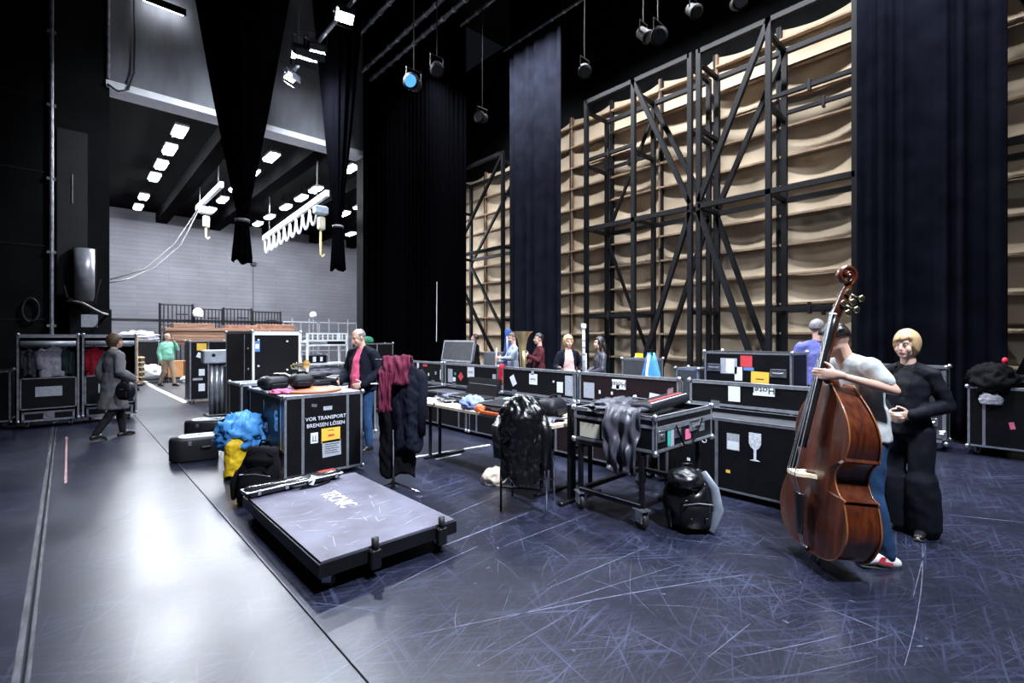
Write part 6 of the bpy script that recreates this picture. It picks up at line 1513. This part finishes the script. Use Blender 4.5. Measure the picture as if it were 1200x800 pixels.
for k in range(6):
    o = thing('wooden_pallet', ['lowest', 'second lowest', 'third lowest', 'third highest', 'second highest', 'topmost'][k] + ' pale slatted pallet in the small stack left of the sacks', 'pallet', (x, 20, .16 * k), 0, 'pallets stacked behind the portal')
    for y in (-.25, 0, .25): MB().bb(-.28, .28, y - .08, y + .08, .10, .13).build('slat', mat('pale_pine', (0.55, 0.38, 0.2), .7), o)
    for q in (-.22, .22): MB().bb(q - .05, q + .05, -.33, .33, 0, .10).build('runner', mat('dark_pine', (0.08, 0.06, 0.045), .7), o)
t = thing('flat_cart', 'dark cart with an upright pale plank right of the woman in the grey coat', 'cart', (at_y(146, 395, 18).x, 18, 0))
MB().bb(-.4, .4, -.3, .3, .14, .2).build('deck', BLKM, t); MB().bb(-.42, -.38, -.3, .3, .2, 1.7).build('end_frame', BLKM, t); MB().bb(.25, .31, -.05, .05, .2, 1.75).build('plank', mat('pale_pine', (0.55, 0.38, 0.2), .7), t); MB().bb(-.36, .2, -.25, .25, .2, 1.45).build('crate', LAM, t); MB().bb(-.36, .2, -.27, .25, 1.45, 1.6).build('lid', PAPERG, t)
for sx in (-.3, .3):
    for y in (-.2, .2): caster(t, sx, y)
# racks right of the tall case
def rack(label, px0, px1, Y, z1, shelves, m, rail=True):
    x0, x1 = at_y(px0, 395, Y).x, at_y(px1, 395, Y).x; t = thing('storage_rack', label, 'rack', ((x0 + x1) / 2, Y, 0), 0, 'white racks behind the portal'); hw = (x1 - x0) / 2
    for x in (-hw, hw):
        for y in (-.3, .3): MB().bb(x - .03, x + .03, y - .03, y + .03, 0, z1).build('post', m, t)
    for z in shelves: MB().bb(-hw, hw, -.33, .33, z, z + .05).build('shelf', m, t)
    if rail:
        for z in (z1, z1 - .22): MB().bb(-hw, hw, -.33, -.29, z - .05, z).build('rail', m, t)
        for k in range(1, 8): MB().bb(-hw + 2 * hw * k / 8 - .02, -hw + 2 * hw * k / 8 + .02, -.32, -.30, z1 - .22, z1 - .05).build('baluster', m, t)
    return (x0 + x1) / 2, hw
x, hw = rack('white rack with clutter behind the man in the pink shirt', 356, 402, 15.6, 1.72, (1.30, .7, .25), WHITEB)
c = Case('black case with white labels stored in the white rack', x - .3, 15.6, 0, .6, .5, 1.02 - .752, 0, LAM, None, (), (), ALUD, .02, 'cases stored behind the portal', casters=False, zbase=.752)
c.sticker('F', .2, .13, .1, .16, PAPER); c.sticker('F', .42, .13, .08, .14, PAPER)
pile('cable_heap', 'heap of pale cables on the top shelf of the white rack', (x - .35, 15.55, 1.352), (.7, .4, .16), PAPERG, 'cables', 5, amp=.3, freq=4); pile('dark_cloth_heap', 'dark cloth heap on the top shelf of the white rack', (x + .4, 15.55, 1.352), (.5, .4, .16), F_BLK, 'cloth', 6, amp=.3); pile('grey_cloth_heap', 'grey cloth heap on the lowest shelf of the white rack', (x, 15.5, .302), (1.2, .5, .36), F_GREY, 'cloth', 8, amp=.3)
pile('green_bag', 'small green bag on the case behind the shoulder of the man in pink', at_y(431, 402, 12.6), (.3, .2, .22), mat('green_bag_cloth', (0.03, 0.22, 0.12), .7), 'bag', 3, amp=.15)
c = Case('silver-edged case under the green bag, behind the man in pink', at_y(437, 402, 12.6).x, 12.6, 0, 1.0, .5, at_y(431, 402, 12.6).z - .002, .12, LAM, None, (.5,), (), ALU)
for k, (p0, p1, Yr) in enumerate(((332, 372, 24), (374, 418, 24))):
    x0, x1 = at_y(p0, 395, Yr).x, at_y(p1, 395, Yr).x; t = thing('steel_railing', ['left', 'right'][k] + ' grey steel railing section below the hoist at the back wall', 'railing', ((x0 + x1) / 2, Yr, 0), 0, 'grey railings by the back wall'); hw = (x1 - x0) / 2
    GR = mat('grey_railing', (0.28, 0.29, 0.32), .5, .4)
    for z in (2.3, 1.6, .9): MB().cyl((-hw, 0, z), (hw, 0, z), .035, 8).build('rail', GR, t)
    for q in range(5): MB().cyl((-hw + hw * q / 2, 0, 0), (-hw + hw * q / 2, 0, 2.5 if q % 2 else 2.3), .035, 8).build('post', GR, t)
t = thing('globe_lamp', 'small white globe on a pole by the back wall railing', 'lamp', (at_y(367, 368, 24.4).x, 24.4, 0)); zt = at_y(367, 369, 24.4).z
MB().cyl((0, 0, 0), (0, 0, zt - .15), .03, 8).build('pole', GALV, t); MB().ell((0, 0, zt), (.17, .17, .17), 14, 10).build('globe', mat('white_globe', (0.85, 0.85, 0.85), .4), t, True)
t = thing('wall_speaker', 'small dark box on a thin drop cable high on the back wall', 'speaker', at_y(297, 309, 27.9)); MB().cbox((0, 0, 0), (.26, .16, .18), .02).build('box', BLKM, t); MB().cyl((0, .05, 0), (0, .05, -2.6), .012, 5).build('cable', BLKM, t)
